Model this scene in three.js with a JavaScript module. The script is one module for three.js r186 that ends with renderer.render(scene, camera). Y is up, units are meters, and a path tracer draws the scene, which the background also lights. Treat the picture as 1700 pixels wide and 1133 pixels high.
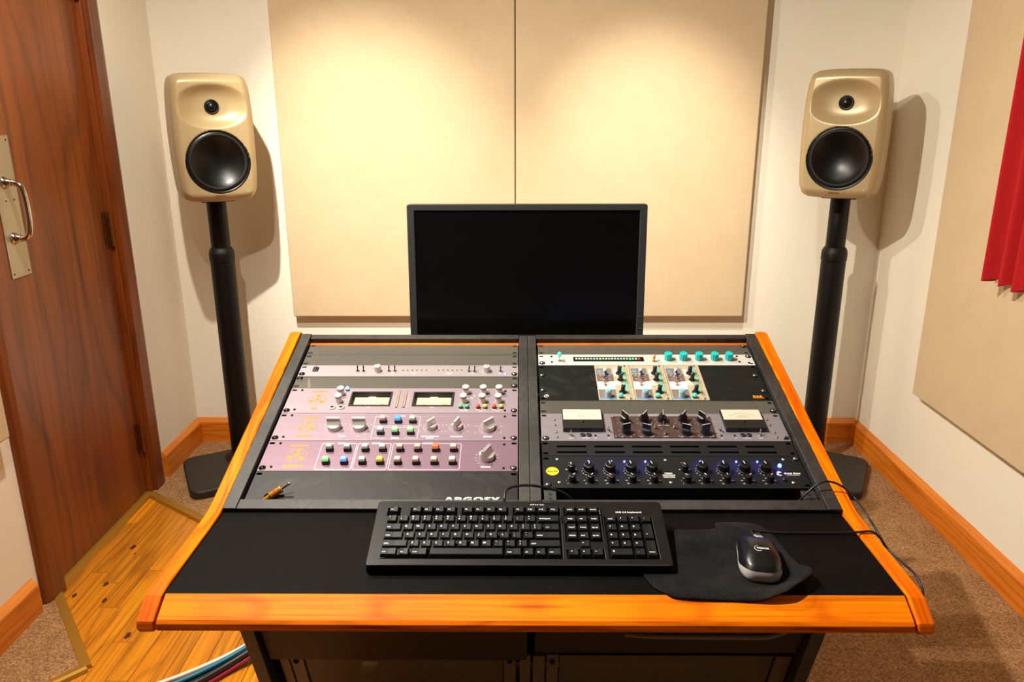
import * as THREE from 'three';
import { RoundedBoxGeometry } from 'three/addons/geometries/RoundedBoxGeometry.js';
import { TextGeometry } from 'three/addons/geometries/TextGeometry.js';
import { FontLoader } from 'three/addons/loaders/FontLoader.js';
import { mergeGeometries, toCreasedNormals } from 'three/addons/utils/BufferGeometryUtils.js';
import { Brush, Evaluator, SUBTRACTION } from 'three-bvh-csg';

// ---------------------------------------------------------------- camera, lights, exposure
const scene = new THREE.Scene();
scene.background = new THREE.Color(0x000000);
const camera = new THREE.PerspectiveCamera(47.06, 1700 / 1133, 0.02, 30);
camera.position.set(-0.0209, 1.4351, 1.2248);
camera.rotation.set(-0.29057, 0.009246, -0.00253, 'YXZ');
scene.add(camera);
const renderer = new THREE.WebGLRenderer({ antialias: true });
renderer.toneMapping = THREE.LinearToneMapping;
renderer.toneMappingExposure = 1.0;
renderer.shadowMap.enabled = true;
const CEIL = 2.36;
const WARM = new THREE.Color().setRGB(1.0, 0.93, 0.80);
// recessed ceiling spots: position, aim, beam candela / half angle, spill candela / half angle
const SPOTS = [
  { at: [-0.85, -0.60], aim: [-0.60, 1.10, -1.95], cd: 14, angle: 0.40, spill: 9.5, wide: 1.5, low: [-0.7, 0.0, -0.9] },
  { at: [-0.70, 0.10], aim: [-0.15, 0.80, -0.35], cd: 1, angle: 0.85, spill: 18.5, wide: 1.06, low: [0.85, 0.2, -0.85] },
  { at: [0.36, -0.78], aim: [0.52, 1.06, -1.95], cd: 11, angle: 0.40, spill: 0.25, wide: 1.1, low: [0.45, 0.3, -1.5] },
];
const SPOT_LABELS = [
  'recessed ceiling spotlight above the left loudspeaker, aimed at the beige panel',
  'recessed ceiling spotlight above the left side of the console',
  'recessed ceiling spotlight washing the right beige wall panel',
];

// ---------------------------------------------------------------- helpers
let seed = 12345;
const rnd = () => { seed = (seed * 1664525 + 1013904223) >>> 0; return seed / 4294967296; };
const names = {};
const numbered = (n) => { const k = names[n] = (names[n] ?? -1) + 1; return k ? `${n}_${String(k).padStart(3, '0')}` : n; };
const V = (x, y, z) => new THREE.Vector3(x, y, z);
function part(name, geo, mat, parent, pos, rot) {
  const m = new THREE.Mesh(geo, mat); m.name = name; m.castShadow = m.receiveShadow = true;
  if (pos) m.position.set(...pos);
  if (rot) m.rotation.set(...rot);
  parent.add(m); return m;
}
function tag(o, label, category, group) { o.userData.label = label; o.userData.category = category; if (group) o.userData.group = group; return o; }
function thing(name, label, category, pos, group) {
  const g = new THREE.Group(); g.name = numbered(name); if (pos) g.position.set(...pos);
  tag(g, label, category, group); scene.add(g); return g;
}
function single(name, geo, mat, label, category, group, pos) { const m = part(numbered(name), geo, mat, scene, pos); return tag(m, label, category, group); }
function struct(name, geo, mat, pos) { const m = part(name, geo, mat, scene, pos); m.userData.kind = 'structure'; return m; }
const rbox = (w, h, d, r = 0.002, s = 2) => new RoundedBoxGeometry(w, h, d, s, Math.min(r, w / 2.01, h / 2.01, d / 2.01));
const box = (w, h, d) => new THREE.BoxGeometry(w, h, d);
const cylZ = (r1, r2, h, s = 24) => new THREE.CylinderGeometry(r2, r1, h, s).rotateX(Math.PI / 2).translate(0, 0, h / 2); // r1 at z=0, r2 at z=h
const latheZ = (pts, s = 24) => new THREE.LatheGeometry(pts.map(p => new THREE.Vector2(Math.max(p[0], 1e-5), p[1])), s).rotateX(Math.PI / 2);
const latheY = (pts, s = 32) => new THREE.LatheGeometry(pts.map(p => new THREE.Vector2(Math.max(p[0], 1e-5), p[1])), s);
function tube(pts, r, seg = 60, rs = 10, tension = 0.5) {
  const c = new THREE.CatmullRomCurve3(pts.map(p => V(...p)), false, 'catmullrom', tension);
  return new THREE.TubeGeometry(c, seg, r, rs, false);
}
function extr(pts, depth, bevel = 0.0015, bs = 2) { // polygon in xy, extruded along +z
  const s = new THREE.Shape(pts.map(p => new THREE.Vector2(p[0], p[1])));
  return new THREE.ExtrudeGeometry(s, { depth: depth - 2 * bevel, bevelEnabled: bevel > 0, bevelThickness: bevel, bevelSize: bevel, bevelOffset: -bevel, bevelSegments: bs, curveSegments: 8 }).translate(0, 0, bevel);
}
function uvScale(geo, f) { // rewrite uv from position
  const p = geo.attributes.position, n = geo.attributes.normal, uv = new Float32Array(p.count * 2);
  for (let i = 0; i < p.count; i++) { const [a, b] = f(p.getX(i), p.getY(i), p.getZ(i), n.getX(i), n.getY(i), n.getZ(i)); uv[2 * i] = a; uv[2 * i + 1] = b; }
  geo.setAttribute('uv', new THREE.BufferAttribute(uv, 2)); return geo;
}
// box projection, metres; axis along which the grain (u) runs
const boxUV = (geo, grain = 'x') => uvScale(geo.index ? geo.toNonIndexed() : geo, (x, y, z, nx, ny, nz) => {
  const ax = Math.abs(nx), ay = Math.abs(ny), az = Math.abs(nz);
  const c = { x, y, z }, drop = ax > ay && ax > az ? 'x' : ay > az ? 'y' : 'z';
  const rest = ['x', 'y', 'z'].filter(k => k !== drop);
  if (rest.includes(grain)) return [c[grain], c[rest.find(k => k !== grain)]];
  return [c[rest[0]] * 0.3, c[rest[1]]];
});
const smooth = (a, b, x) => { const t = Math.min(1, Math.max(0, (x - a) / (b - a))); return t * t * (3 - 2 * t); };

// ---------------------------------------------------------------- procedural textures
function hash2(x, y, s) { let h = Math.imul(x, 374761393) ^ Math.imul(y, 668265263) ^ Math.imul(s, 1274126177); h = Math.imul(h ^ (h >>> 13), 1274126177); return ((h ^ (h >>> 16)) >>> 0) / 4294967296; }
function vnoise(x, y, px, py, s) { // periodic value noise
  const xi = Math.floor(x), yi = Math.floor(y), fx = x - xi, fy = y - yi;
  const m = (a, p) => ((a % p) + p) % p, ux = fx * fx * (3 - 2 * fx), uy = fy * fy * (3 - 2 * fy);
  const a = hash2(m(xi, px), m(yi, py), s), b = hash2(m(xi + 1, px), m(yi, py), s), c = hash2(m(xi, px), m(yi + 1, py), s), d = hash2(m(xi + 1, px), m(yi + 1, py), s);
  return a + (b - a) * ux + (c - a) * uy + (a - b - c + d) * ux * uy;
}
function fbm(u, v, fu, fv, oct, s) { let t = 0, a = 0.5, n = 0; for (let i = 0; i < oct; i++) { t += a * vnoise(u * fu, v * fv, fu, fv, s + i); n += a; a *= 0.5; fu *= 2; fv *= 2; } return t / n; }
function dataTex(w, h, f, rx = 1, ry = 1, srgb = true) { // f(u,v) -> [r,g,b] 0..255
  const d = new Uint8Array(w * h * 4);
  for (let j = 0; j < h; j++) for (let i = 0; i < w; i++) { const c = f(i / w, j / h), o = 4 * (j * w + i); d[o] = Math.max(0, Math.min(255, c[0])); d[o + 1] = Math.max(0, Math.min(255, c[1])); d[o + 2] = Math.max(0, Math.min(255, c[2])); d[o + 3] = 255; }
  const t = new THREE.DataTexture(d, w, h); t.wrapS = t.wrapT = THREE.RepeatWrapping; t.magFilter = THREE.LinearFilter; t.minFilter = THREE.LinearMipmapLinearFilter; t.generateMipmaps = true;
  t.repeat.set(rx, ry); if (srgb) t.colorSpace = THREE.SRGBColorSpace; t.needsUpdate = true; return t;
}
const mix = (a, b, t) => [a[0] + (b[0] - a[0]) * t, a[1] + (b[1] - a[1]) * t, a[2] + (b[2] - a[2]) * t];
function canvasTex(wmm, hmm, ppm, draw) { // drawing in millimetres, origin centre, y down
  const c = document.createElement('canvas'); c.width = Math.round(wmm * ppm); c.height = Math.round(hmm * ppm);
  const g = c.getContext('2d'); g.setTransform(c.width / wmm, 0, 0, c.height / hmm, c.width / 2, c.height / 2);
  draw(g); const t = new THREE.CanvasTexture(c); t.colorSpace = THREE.SRGBColorSpace; t.anisotropy = 8; return t;
}
function txt(g, s, x, y, size, color, o = {}) { // y up millimetres
  g.save(); g.translate(x, -y); g.transform(o.sx ?? 1, 0, o.skew ?? 0, 1, 0, 0);
  g.scale(0.1, 0.1); g.font = `${o.weight ?? 'bold'} ${size * 10}px ${o.font ?? 'sans-serif'}`; g.textAlign = o.align ?? 'center'; g.textBaseline = 'middle'; g.fillStyle = color; g.fillText(s, 0, 0);
  if (o.heavy) { g.lineWidth = o.heavy * 10; g.strokeStyle = color; g.strokeText(s, 0, 0); }
  g.restore();
}
function speckle(g, w, h, n, col, a, rmax = 0.5) { for (let i = 0; i < n; i++) { g.globalAlpha = a * rnd(); g.fillStyle = col; g.beginPath(); g.arc((rnd() - .5) * w, (rnd() - .5) * h, 0.1 + rnd() * rmax, 0, 7); g.fill(); } g.globalAlpha = 1; }

const woodTex = (dark, mid, light, s, ru, rv) => dataTex(1024, 512, (u, v) => {
  const wob = fbm(u, v, 2, 4, 3, s) * 1.6, r = Math.sin((v * 7 + wob * 2.4) * Math.PI * 2) * .5 + .5;
  const fine = fbm(u, v, 4, 120, 2, s + 7), big = fbm(u, v, 2, 5, 3, s + 20), line = fbm(u, v, 3, 44, 2, s + 31);
  let c = mix(mid, light, Math.min(1, big * 1.1)); c = mix(c, dark, r ** 4 * .26 + Math.max(0, fine - .46) * .75 + Math.max(0, line - .66) * 1.6); return c;
}, ru, rv);
const bumpNoise = (fu, s, oct = 3) => dataTex(256, 256, (u, v) => { const t = 255 * fbm(u, v, fu, fu, oct, s); return [t, t, t]; }, 1, 1, false);
const rep = (t, x, y) => { const c = t.clone(); c.repeat.set(x, y); c.needsUpdate = true; return c; };

const T = {
  desk: woodTex([136, 40, 0], [220, 92, 0], [242, 142, 4], 11, 1.6, 3.2),
  door: woodTex([56, 20, 2], [108, 46, 6], [146, 74, 12], 31, .6, 1.1),
  base: woodTex([150, 60, 6], [214, 112, 14], [234, 142, 30], 51, .9, 3),
  carpet: dataTex(512, 512, (u, v) => { const a = fbm(u, v, 90, 90, 2, 5), b = fbm(u, v, 6, 6, 3, 9), t = (a - .5) * 1.5 + (b - .5) * .3; return [160 + 74 * t, 118 + 62 * t, 76 + 48 * t]; }, 3.4, 3.4),
  carpetB: dataTex(512, 512, (u, v) => { const t = 255 * fbm(u, v, 120, 120, 2, 15); return [t, t, t]; }, 3.4, 3.4, false),
  fabric: dataTex(512, 512, (u, v) => { const wv = fbm(u, v, 8, 250, 2, 71) * .5 + fbm(u, v, 250, 8, 2, 73) * .5, b = fbm(u, v, 5, 5, 3, 77), t = (wv - .5) * .26 + (b - .5) * .1; return [208 + 55 * t, 185 + 55 * t, 150 + 52 * t]; }, 3.5, 3.5),
  fabricB: dataTex(256, 256, (u, v) => { const t = 127 + 60 * Math.sin(u * 2 * Math.PI * 120) + 60 * Math.sin(v * 2 * Math.PI * 120); return [t, t, t]; }, 2.5, 2.5, false),
  wallB: bumpNoise(24, 3), powder: bumpNoise(64, 4, 2),
  scuff: dataTex(512, 512, (u, v) => { const b = fbm(u, v, 5, 7, 4, 91), c = fbm(u, v, 60, 60, 2, 95), t = (b - .5) * 26 + (c - .5) * 22 + (hash2(Math.floor(u * 512), Math.floor(v * 512), 3) > .9994 ? 90 : 0); return [38 + t, 36 + t, 33 + t]; }, 2, 2),
  top: dataTex(512, 512, (u, v) => { const b = fbm(u, v, 4, 5, 4, 191), c = fbm(u, v, 40, 40, 2, 195), t = (b - .5) * 5 + (c - .5) * 4 + (hash2(Math.floor(u * 512), Math.floor(v * 512), 8) > .9996 ? 70 : 0); return [8 + t, 6 + t, 5 + t]; }, 1.5, 1.5),
  pad: dataTex(512, 512, (u, v) => { const b = fbm(u, v, 4, 4, 4, 291), c = fbm(u, v, 90, 90, 2, 295), t = (b - .45) * 62 + (c - .5) * 26; return [15 + t * .7, 15 + t * .58, 16 + t * .5]; }, 5, 5),
  brush: dataTex(512, 128, (u, v) => { const t = 127 + 160 * (fbm(u, v, 3, 100, 2, 55) - .5); return [t, t, t]; }, 1, 1, false),
};
const PL = [0, 1, 2, 3].map(i => woodTex([132 - 8 * i, 60, 8], [226 - 12 * i, 132 - 8 * i, 14], [244 - 6 * i, 164 - 6 * i, 28], 400 + 40 * i, .9, 2.4));

const std = (o) => new THREE.MeshStandardMaterial(o);
const phy = (o) => new THREE.MeshPhysicalMaterial(o);
const M = {
  wall: std({ color: 0xf0e9d8, roughness: .9, bumpMap: rep(T.wallB, 3, 3), bumpScale: .0006 }),
  treated: std({ color: 0x2e241a, roughness: 1 }),
  ceil: std({ color: 0x8f8370, roughness: .95 }),
  desk: phy({ map: T.desk, roughness: .5, specularIntensity: .18 }),
  door: phy({ map: T.door, roughness: .42, clearcoat: .35, clearcoatRoughness: .35 }),
  base: phy({ map: T.base, roughness: .4, clearcoat: .4, clearcoatRoughness: .3 }),
  carpet: std({ map: T.carpet, roughness: 1, bumpMap: T.carpetB, bumpScale: .003 }),
  fabric: std({ map: T.fabric, roughness: 1, bumpMap: T.fabricB, bumpScale: .0003 }),
  brass: std({ color: 0xb8862e, roughness: .42, metalness: .55 }),
  hinge: std({ color: 0x7a4a18, roughness: .4, metalness: .8 }),
  gold: phy({ color: 0xb59f76, roughness: .38, metalness: .22, clearcoat: .2, clearcoatRoughness: .3 }),
  black: std({ color: 0x0b0b0b, roughness: .5 }),
  rubber: std({ color: 0x0d0d0e, roughness: .7 }),
  cone: phy({ color: 0x050606, roughness: .34, specularIntensity: .8 }),
  pole: phy({ color: 0x080809, roughness: .42, specularIntensity: .6, bumpMap: rep(T.powder, 4, 8), bumpScale: .0002 }),
  plateGrey: std({ color: 0x201e1c, roughness: .5, bumpMap: rep(T.powder, 4, 4), bumpScale: .0003 }),
  frame: std({ map: T.scuff, roughness: .5, bumpMap: rep(T.powder, 30, 30), bumpScale: .0003 }),
  dark: std({ color: 0x060606, roughness: .8 }),
  top: phy({ map: T.top, roughness: .62, specularIntensity: .15 }),
  bezel: std({ color: 0x2b2d2d, roughness: .42, bumpMap: rep(T.powder, 8, 8), bumpScale: .0002 }),
  screen: phy({ color: 0x030304, roughness: .28 }),
  chrome: std({ color: 0xd8d4cc, roughness: .16, metalness: 1 }),
  steel: std({ color: 0xb9b09c, roughness: .42, metalness: .85, bumpMap: rep(T.brush, 1, 2), bumpScale: .0002 }),
  screw: std({ color: 0x9a948a, roughness: .3, metalness: .9 }),
  screwB: std({ color: 0x1a1a1a, roughness: .3, metalness: .7 }),
  silver: std({ color: 0xcfcac2, roughness: .38, metalness: .55 }),
  silverPlain: std({ color: 0xd9d6d0, roughness: .42, metalness: .25 }),
  white: std({ color: 0xeeece6, roughness: .5 }),
  teal: phy({ color: 0x0fb5b2, roughness: .35, clearcoat: .3 }),
  blue: std({ color: 0x1352a0, roughness: .4 }),
  skyblue: std({ color: 0x59aee0, roughness: .45 }),
  greyKnob: std({ color: 0xb9c0c4, roughness: .5 }),
  red: std({ color: 0xd0301c, roughness: .4 }),
  orange: std({ color: 0xd8601a, roughness: .4 }),
  key: phy({ color: 0x101114, roughness: .42 }),
  kcase: phy({ color: 0x0a0909, roughness: .45, specularIntensity: .5 }),
  curtain: phy({ color: 0xb00308, roughness: .9, sheen: .25, sheenColor: new THREE.Color(.5, .02, .02), sheenRoughness: .5 }),
  vent: null,
};
const glow = (hex, k, base = hex) => std({ color: base, roughness: .4, emissive: hex, emissiveIntensity: k });
M.ledBlue = glow(0x4a5cff, 9); M.ledGreen = glow(0x3fd060, 1.2, 0x2a8040); M.lampWarm = glow(0xffe2a8, 2.2);
M.bay = std({ color: 0x0b1016, roughness: .4 });
M.dark2 = std({ color: 0x1a0f0c, roughness: .55 });
M.steelDark = std({ color: 0x6a6258, roughness: .5, metalness: .4 });
{ // perforated sheet: hexagonal rows of round holes
  const n = 64, d = new Uint8Array(n * n * 4);
  for (let j = 0; j < n; j++) for (let i = 0; i < n; i++) {
    let a = 255; for (const [cx, cy] of [[0, 0], [1, 0], [0, 1], [1, 1], [.5, .5]]) { const r = Math.hypot((i + .5) / n - cx, ((j + .5) / n - cy)); if (r < .285) a = 0; }
    const o = 4 * (j * n + i); d[o] = d[o + 1] = d[o + 2] = a; d[o + 3] = 255;
  }
  const t = new THREE.DataTexture(d, n, n); t.wrapS = t.wrapT = THREE.RepeatWrapping; t.magFilter = THREE.LinearFilter; t.needsUpdate = true;
  M.vent = std({ color: 0x6b665c, roughness: .45, metalness: .3, alphaMap: t, transparent: true, alphaTest: .5, side: THREE.DoubleSide });
}
const font = await new FontLoader().loadAsync('fonts/droid/droid_sans_bold.typeface.json');
// ---------------------------------------------------------------- room shell
const XL = -1.447, XR = 1.462, ZB = -2.0, ZF = 3.0;
const WT = 0.12;
struct('wall_back', boxUV(box(XR - XL + 2 * WT, CEIL, WT)), M.wall, [(XL + XR) / 2, CEIL / 2, ZB - WT / 2]);
struct('wall_right', boxUV(box(WT, CEIL, ZF - ZB)), M.wall, [XR + WT / 2, CEIL / 2, (ZF + ZB) / 2]);
struct('wall_front', boxUV(box(XR - XL + 2 * WT, CEIL, WT)), M.treated, [(XL + XR) / 2, CEIL / 2, ZF + WT / 2]);
const DZ0 = -1.53, DZ1 = -0.86, DH = 2.03; // door opening
{ // left wall with the door opening
  const s = new THREE.Shape([[ZB, 0], [DZ0, 0], [DZ0, DH], [DZ1, DH], [DZ1, 0], [ZF, 0], [ZF, CEIL], [ZB, CEIL]].map(p => new THREE.Vector2(-p[0], p[1])));
  const g = new THREE.ExtrudeGeometry(s, { depth: WT, bevelEnabled: false }).rotateY(Math.PI / 2).translate(XL - WT, 0, 0);
  struct('wall_left', boxUV(g), M.wall);
}
{ // ceiling with cut-outs for the recessed spots
  const s = new THREE.Shape([[XL - WT, ZB - WT], [XR + WT, ZB - WT], [XR + WT, ZF + WT], [XL - WT, ZF + WT]].map(p => new THREE.Vector2(p[0], -p[1])));
  for (const l of SPOTS) { const h = new THREE.Path(); h.absarc(l.at[0], -l.at[1], .042, 0, Math.PI * 2, true); s.holes.push(h); }
  struct('ceiling', boxUV(new THREE.ExtrudeGeometry(s, { depth: .1, bevelEnabled: false, curveSegments: 20 }).rotateX(-Math.PI / 2)), M.ceil, [0, CEIL, 0]);
}
// recessed ceiling spots
SPOTS.forEach((l, i) => {
  const g = thing('ceiling_spotlight', SPOT_LABELS[i], 'ceiling light', [l.at[0], CEIL, l.at[1]]);
  part('rim', latheY([[.040, .0], [.052, -.001], [.054, -.004], [.047, -.006], [.040, -.004], [.040, 0]]), M.white, g);
  part('can', latheY([[.040, 0], [.040, .08], [0.001, .08]]), M.silverPlain, g);
  part('lamp', latheY([[.0005, .022], [.025, .022], [.025, .03], [.014, .05], [.0005, .05]]), glow(0xffe0b0, 3), g);
  for (const [nm, cd, an, pen, aim] of [['beam', l.cd, l.angle, 1, l.aim], ['spill', l.spill, l.wide, .7, l.low]]) { // hot centre and wide spill of one reflector lamp
    const sp = new THREE.SpotLight(WARM, cd, 0, an, pen, 2); sp.position.set(0, -.012, 0); sp.castShadow = true; sp.shadow.radius = .9; sp.shadow.mapSize.set(2048, 2048);
    sp.target.position.set(aim[0] - l.at[0], aim[1] - CEIL, aim[2] - l.at[1]); g.add(sp, sp.target); sp.name = nm; sp.target.name = 'aim';
  }
});
// floor: slab, planks by the door, fitted carpet
const floor = new THREE.Group(); floor.name = 'floor'; floor.userData.kind = 'structure'; scene.add(floor);
part('slab', box(XR - XL + .1, .06, ZF - ZB + .1), M.dark, floor, [(XL + XR) / 2, -.055, (ZF + ZB) / 2]);
const L1 = (x) => -1.497 + (x + 1.445) * .714; // wood / carpet joint behind the door
{
  const W = .0595, PLM = PL.map(t => phy({ map: t, roughness: .36, clearcoat: .4, clearcoatRoughness: .3 }));
  let k = 0;
  for (let i = 0; i < 18; i++) {
    const x0 = -1.459 + i * W; let z = L1(x0 + W / 2) - .06; const ends = [];
    if (i === 2) ends.push(-.912, .1); else if (i === 5) ends.push(-.627, .5); else { let e = z + .25 + rnd() * .7; while (e < ZF - .2) { ends.push(e); e += .5 + rnd() * .8; } }
    ends.push(ZF);
    for (const e of ends) {
      if (z > .9) break;
      const g = boxUV(rbox(W - .0012, .016, e - z - .0012, .001, 1), 'z'), uv = g.attributes.uv, du = rnd() * 5, dv = rnd() * 5;
      for (let j = 0; j < uv.count; j++) uv.setXY(j, uv.getX(j) + du, uv.getY(j) + dv);
      part('plank', g, PLM[(i * 7 + k++ * 3) % 4], floor, [x0 + W / 2, -.008 + (rnd() - .5) * .0006, (z + e) / 2]); z = e;
    }
  }
}
function carpetSlab(pts, name) {
  const s = new THREE.Shape(pts.map(p => new THREE.Vector2(p[0], -p[1])));
  const g = new THREE.ExtrudeGeometry(s, { depth: .009, bevelEnabled: false }).rotateX(-Math.PI / 2);
  const m = part(name, uvScale(g, (x, y, z) => [x, z]), M.carpet, floor, [0, 0, 0]); return m;
}
carpetSlab([[XL, ZB], [XR, ZB], [XR, ZF], [-.40, ZF], [-.40, L1(-.40)], [XL, L1(XL)]], 'carpet');
carpetSlab([[XL, -.853], [-1.173, -.515], [XL, -.226]], 'carpet');
// dark knots in the planks
for (const [x, z, r] of [[-1.335, -1.12, .016], [-1.31, -1.08, .006], [-1.318, -.905, .015], [-1.28, -.82, .013], [-1.385, -.845, .012], [-1.13, -.655, .016]]) {
  const n = 14, s = new THREE.Shape(); for (let i = 0; i < n; i++) { const a = i / n * Math.PI * 2, q = r * (.65 + .5 * rnd()); const X = Math.cos(a) * q * .55, Y = Math.sin(a) * q; i ? s.lineTo(X, Y) : s.moveTo(X, Y); }
  part('wood_knot', new THREE.ExtrudeGeometry(s, { depth: .0004, bevelEnabled: false }).rotateX(-Math.PI / 2), std({ color: 0x4a1c06, roughness: .6 }), floor, [x, .0004, z]);
}
// brass carpet strips
function strip(a, b, w, n) {
  const A = V(a[0], 0, a[1]), B = V(b[0], 0, b[1]), L = A.distanceTo(B);
  const g = extr([[-w / 2, 0], [w / 2, 0], [w / 2 - .003, .0095], [w * .1, .0125], [-w / 2 + .003, .0115]], L, .0005, 1);
  const m = struct(n, g, M.brass, [a[0], .001, a[1]]); m.rotation.y = Math.atan2(b[0] - a[0], b[1] - a[1]); return m;
}
strip([-1.44, L1(-1.44)], [-.42, L1(-.42)], .036, 'trim_1');
strip([-1.446, -.858], [-1.173, -.515], .03, 'trim_2');
strip([-1.173, -.515], [-1.44, -.23], .03, 'trim_3');
strip([-1.452, DZ0 + .03], [-1.452, DZ1 - .03], .034, 'trim_4');
struct('trim_5', boxUV(box(.15, .03, DZ1 - DZ0 - .056), 'z'), M.door, [XL - .088, -.014, (DZ0 + DZ1) / 2]);
// skirting boards
function skirting(name, len, pos, ry) {
  const g = extr([[0, 0], [.02, 0], [.02, .092], [.018, .096], [.004, .1115], [0, .112]], len, .0008, 1);
  const m = struct(name, boxUV(g, 'z'), M.base, pos); m.rotation.y = ry; return m;
}
skirting('baseboard_back', XR - XL - .002, [XR - .001, .006, ZB], -Math.PI / 2);
skirting('baseboard_right', ZF - ZB - .025, [XR, .006, ZF - .002], Math.PI);
skirting('baseboard_left', -ZB + DZ0 - .1 - .022, [XL, .006, ZB + .021], 0);
skirting('baseboard_left_front', ZF - (DZ1 + .105), [XL, .006, DZ1 + .103], 0);
// ---- door
{
  const d = new THREE.Group(); d.name = 'door_1'; d.userData.kind = 'structure'; d.userData.label = 'dark brown varnished wooden door with a steel push plate'; scene.add(d);
  const lw = DZ1 - DZ0 - .056;
  const zc = (DZ0 + DZ1) / 2;
  part('door_leaf', boxUV(rbox(.044, DH - .045, lw, .002), 'y'), M.door, d, [XL - .036, (DH - .045) / 2 + .012, zc]);
  // jambs line the opening, architraves lie on the wall
  for (const [z, n] of [[DZ0 + .0135, 0], [DZ1 - .0135, 1]]) part('jamb', boxUV(rbox(.13, DH - .004, .026, .002), 'y'), M.door, d, [XL - .058, DH / 2, z]);
  part('jamb', boxUV(rbox(.13, .026, DZ1 - DZ0 - .056, .002), 'z'), M.door, d, [XL - .058, DH - .017, zc]);
  for (const z of [DZ0 + .037, DZ1 - .037]) part('door_stop', boxUV(rbox(.012, DH - .06, .02, .001), 'y'), M.door, d, [XL - .066, (DH - .06) / 2, z]);
  const arch = (len) => extr([[0, 0], [.022, 0], [.022, .06], [.016, .078], [.008, .086], [0, .088]], len, .001, 1);
  for (const s of [0, 1]) {
    const g = boxUV(arch(DH + .07), 'z'); // profile x out of the wall, y outward along z
    const m = part('architrave', g, M.door, d, [XL + .0008, 0, s ? DZ1 - .012 : DZ0 + .012]);
    m.rotation.set(-Math.PI / 2, 0, 0);
    if (s) { m.scale.y = -1; }
  }
  part('architrave', boxUV(rbox(.022, .088, DZ1 - DZ0 + .15, .004), 'z'), M.door, d, [XL + .012, DH + .03, zc]);
  // hinges on the far jamb
  for (const y of [1.83, 1.03, .24]) {
    const h = part('hinge', new THREE.CylinderGeometry(.0065, .0065, .12, 12), M.hinge, d, [XL + .002, y, DZ0 + .033]);
    for (const k of [-.04, -.013, .013, .04]) part('hinge_knuckle', new THREE.CylinderGeometry(.0078, .0078, .022, 12), M.hinge, h, [0, k, 0]);
    part('hinge_leaf', box(.002, .118, .02), M.hinge, h, [-.012, 0, .012]);
  }
  // push plate with a D handle
  const PZ = -.992;
  const pl = part('push_plate', rbox(.002, .395, .092, .0008), M.steel, d, [XL - .0125, 1.165, PZ]);
  for (const [y, z] of [[.185, .034], [.185, -.034], [-.185, .034], [-.185, -.034], [.02, -.025], [.02, .012]]) part('plate_screw', cylZ(.003, .0022, .0012, 10).rotateY(Math.PI / 2), M.screwB, pl, [.001, y, z]);
  const hp = [[0, .078, 0], [.028, .078, 0], [.046, .066, 0], [.053, .03, 0], [.053, -.03, 0], [.046, -.066, 0], [.028, -.078, 0], [0, -.078, 0]];
  const hd = part('door_handle', tube(hp, .0085, 60, 14), M.chrome, d, [XL - .0125, 1.157, PZ + .006]);
  for (const y of [.078, -.078]) part('handle_rose', latheZ([[.001, .024], [.0095, .022], [.011, .016], [.012, .006], [.017, .003], [.018, 0], [.001, 0]], 20).rotateY(Math.PI / 2), M.chrome, hd, [.001, y, 0]);
}
// ---- acoustic panels
function acoustic(label, w, h, t, pos, ry) {
  const g = uvScale(rbox(w, h, t, .006, 3), (x, y, z, nx, ny, nz) => [Math.abs(nx) > .7 ? z : x, Math.abs(ny) > .7 ? z : y]);
  const m = single('acoustic_panel', g, M.fabric, label, 'acoustic panel', null, pos); m.rotation.y = ry; return m;
}
acoustic('tall beige fabric acoustic panel left of the seam behind the screen', .930, 1.62, .05, [-.5015, .592 + .81, ZB + .026], 0);
acoustic('tall beige fabric acoustic panel right of the seam behind the screen', .946, 1.62, .05, [.4395, .592 + .81, ZB + .026], 0);
acoustic('beige fabric acoustic panel on the wall behind the red curtain', .658, 1.75, .05, [XR - .026, .43 + .875, -1.47 + .329], Math.PI / 2);
acoustic('beige fabric acoustic panel beside the door frame, cut by the picture edge', 1.2, 1.5, .04, [XL + .021, .575 + .75, -.735 + .6], Math.PI / 2);
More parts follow.
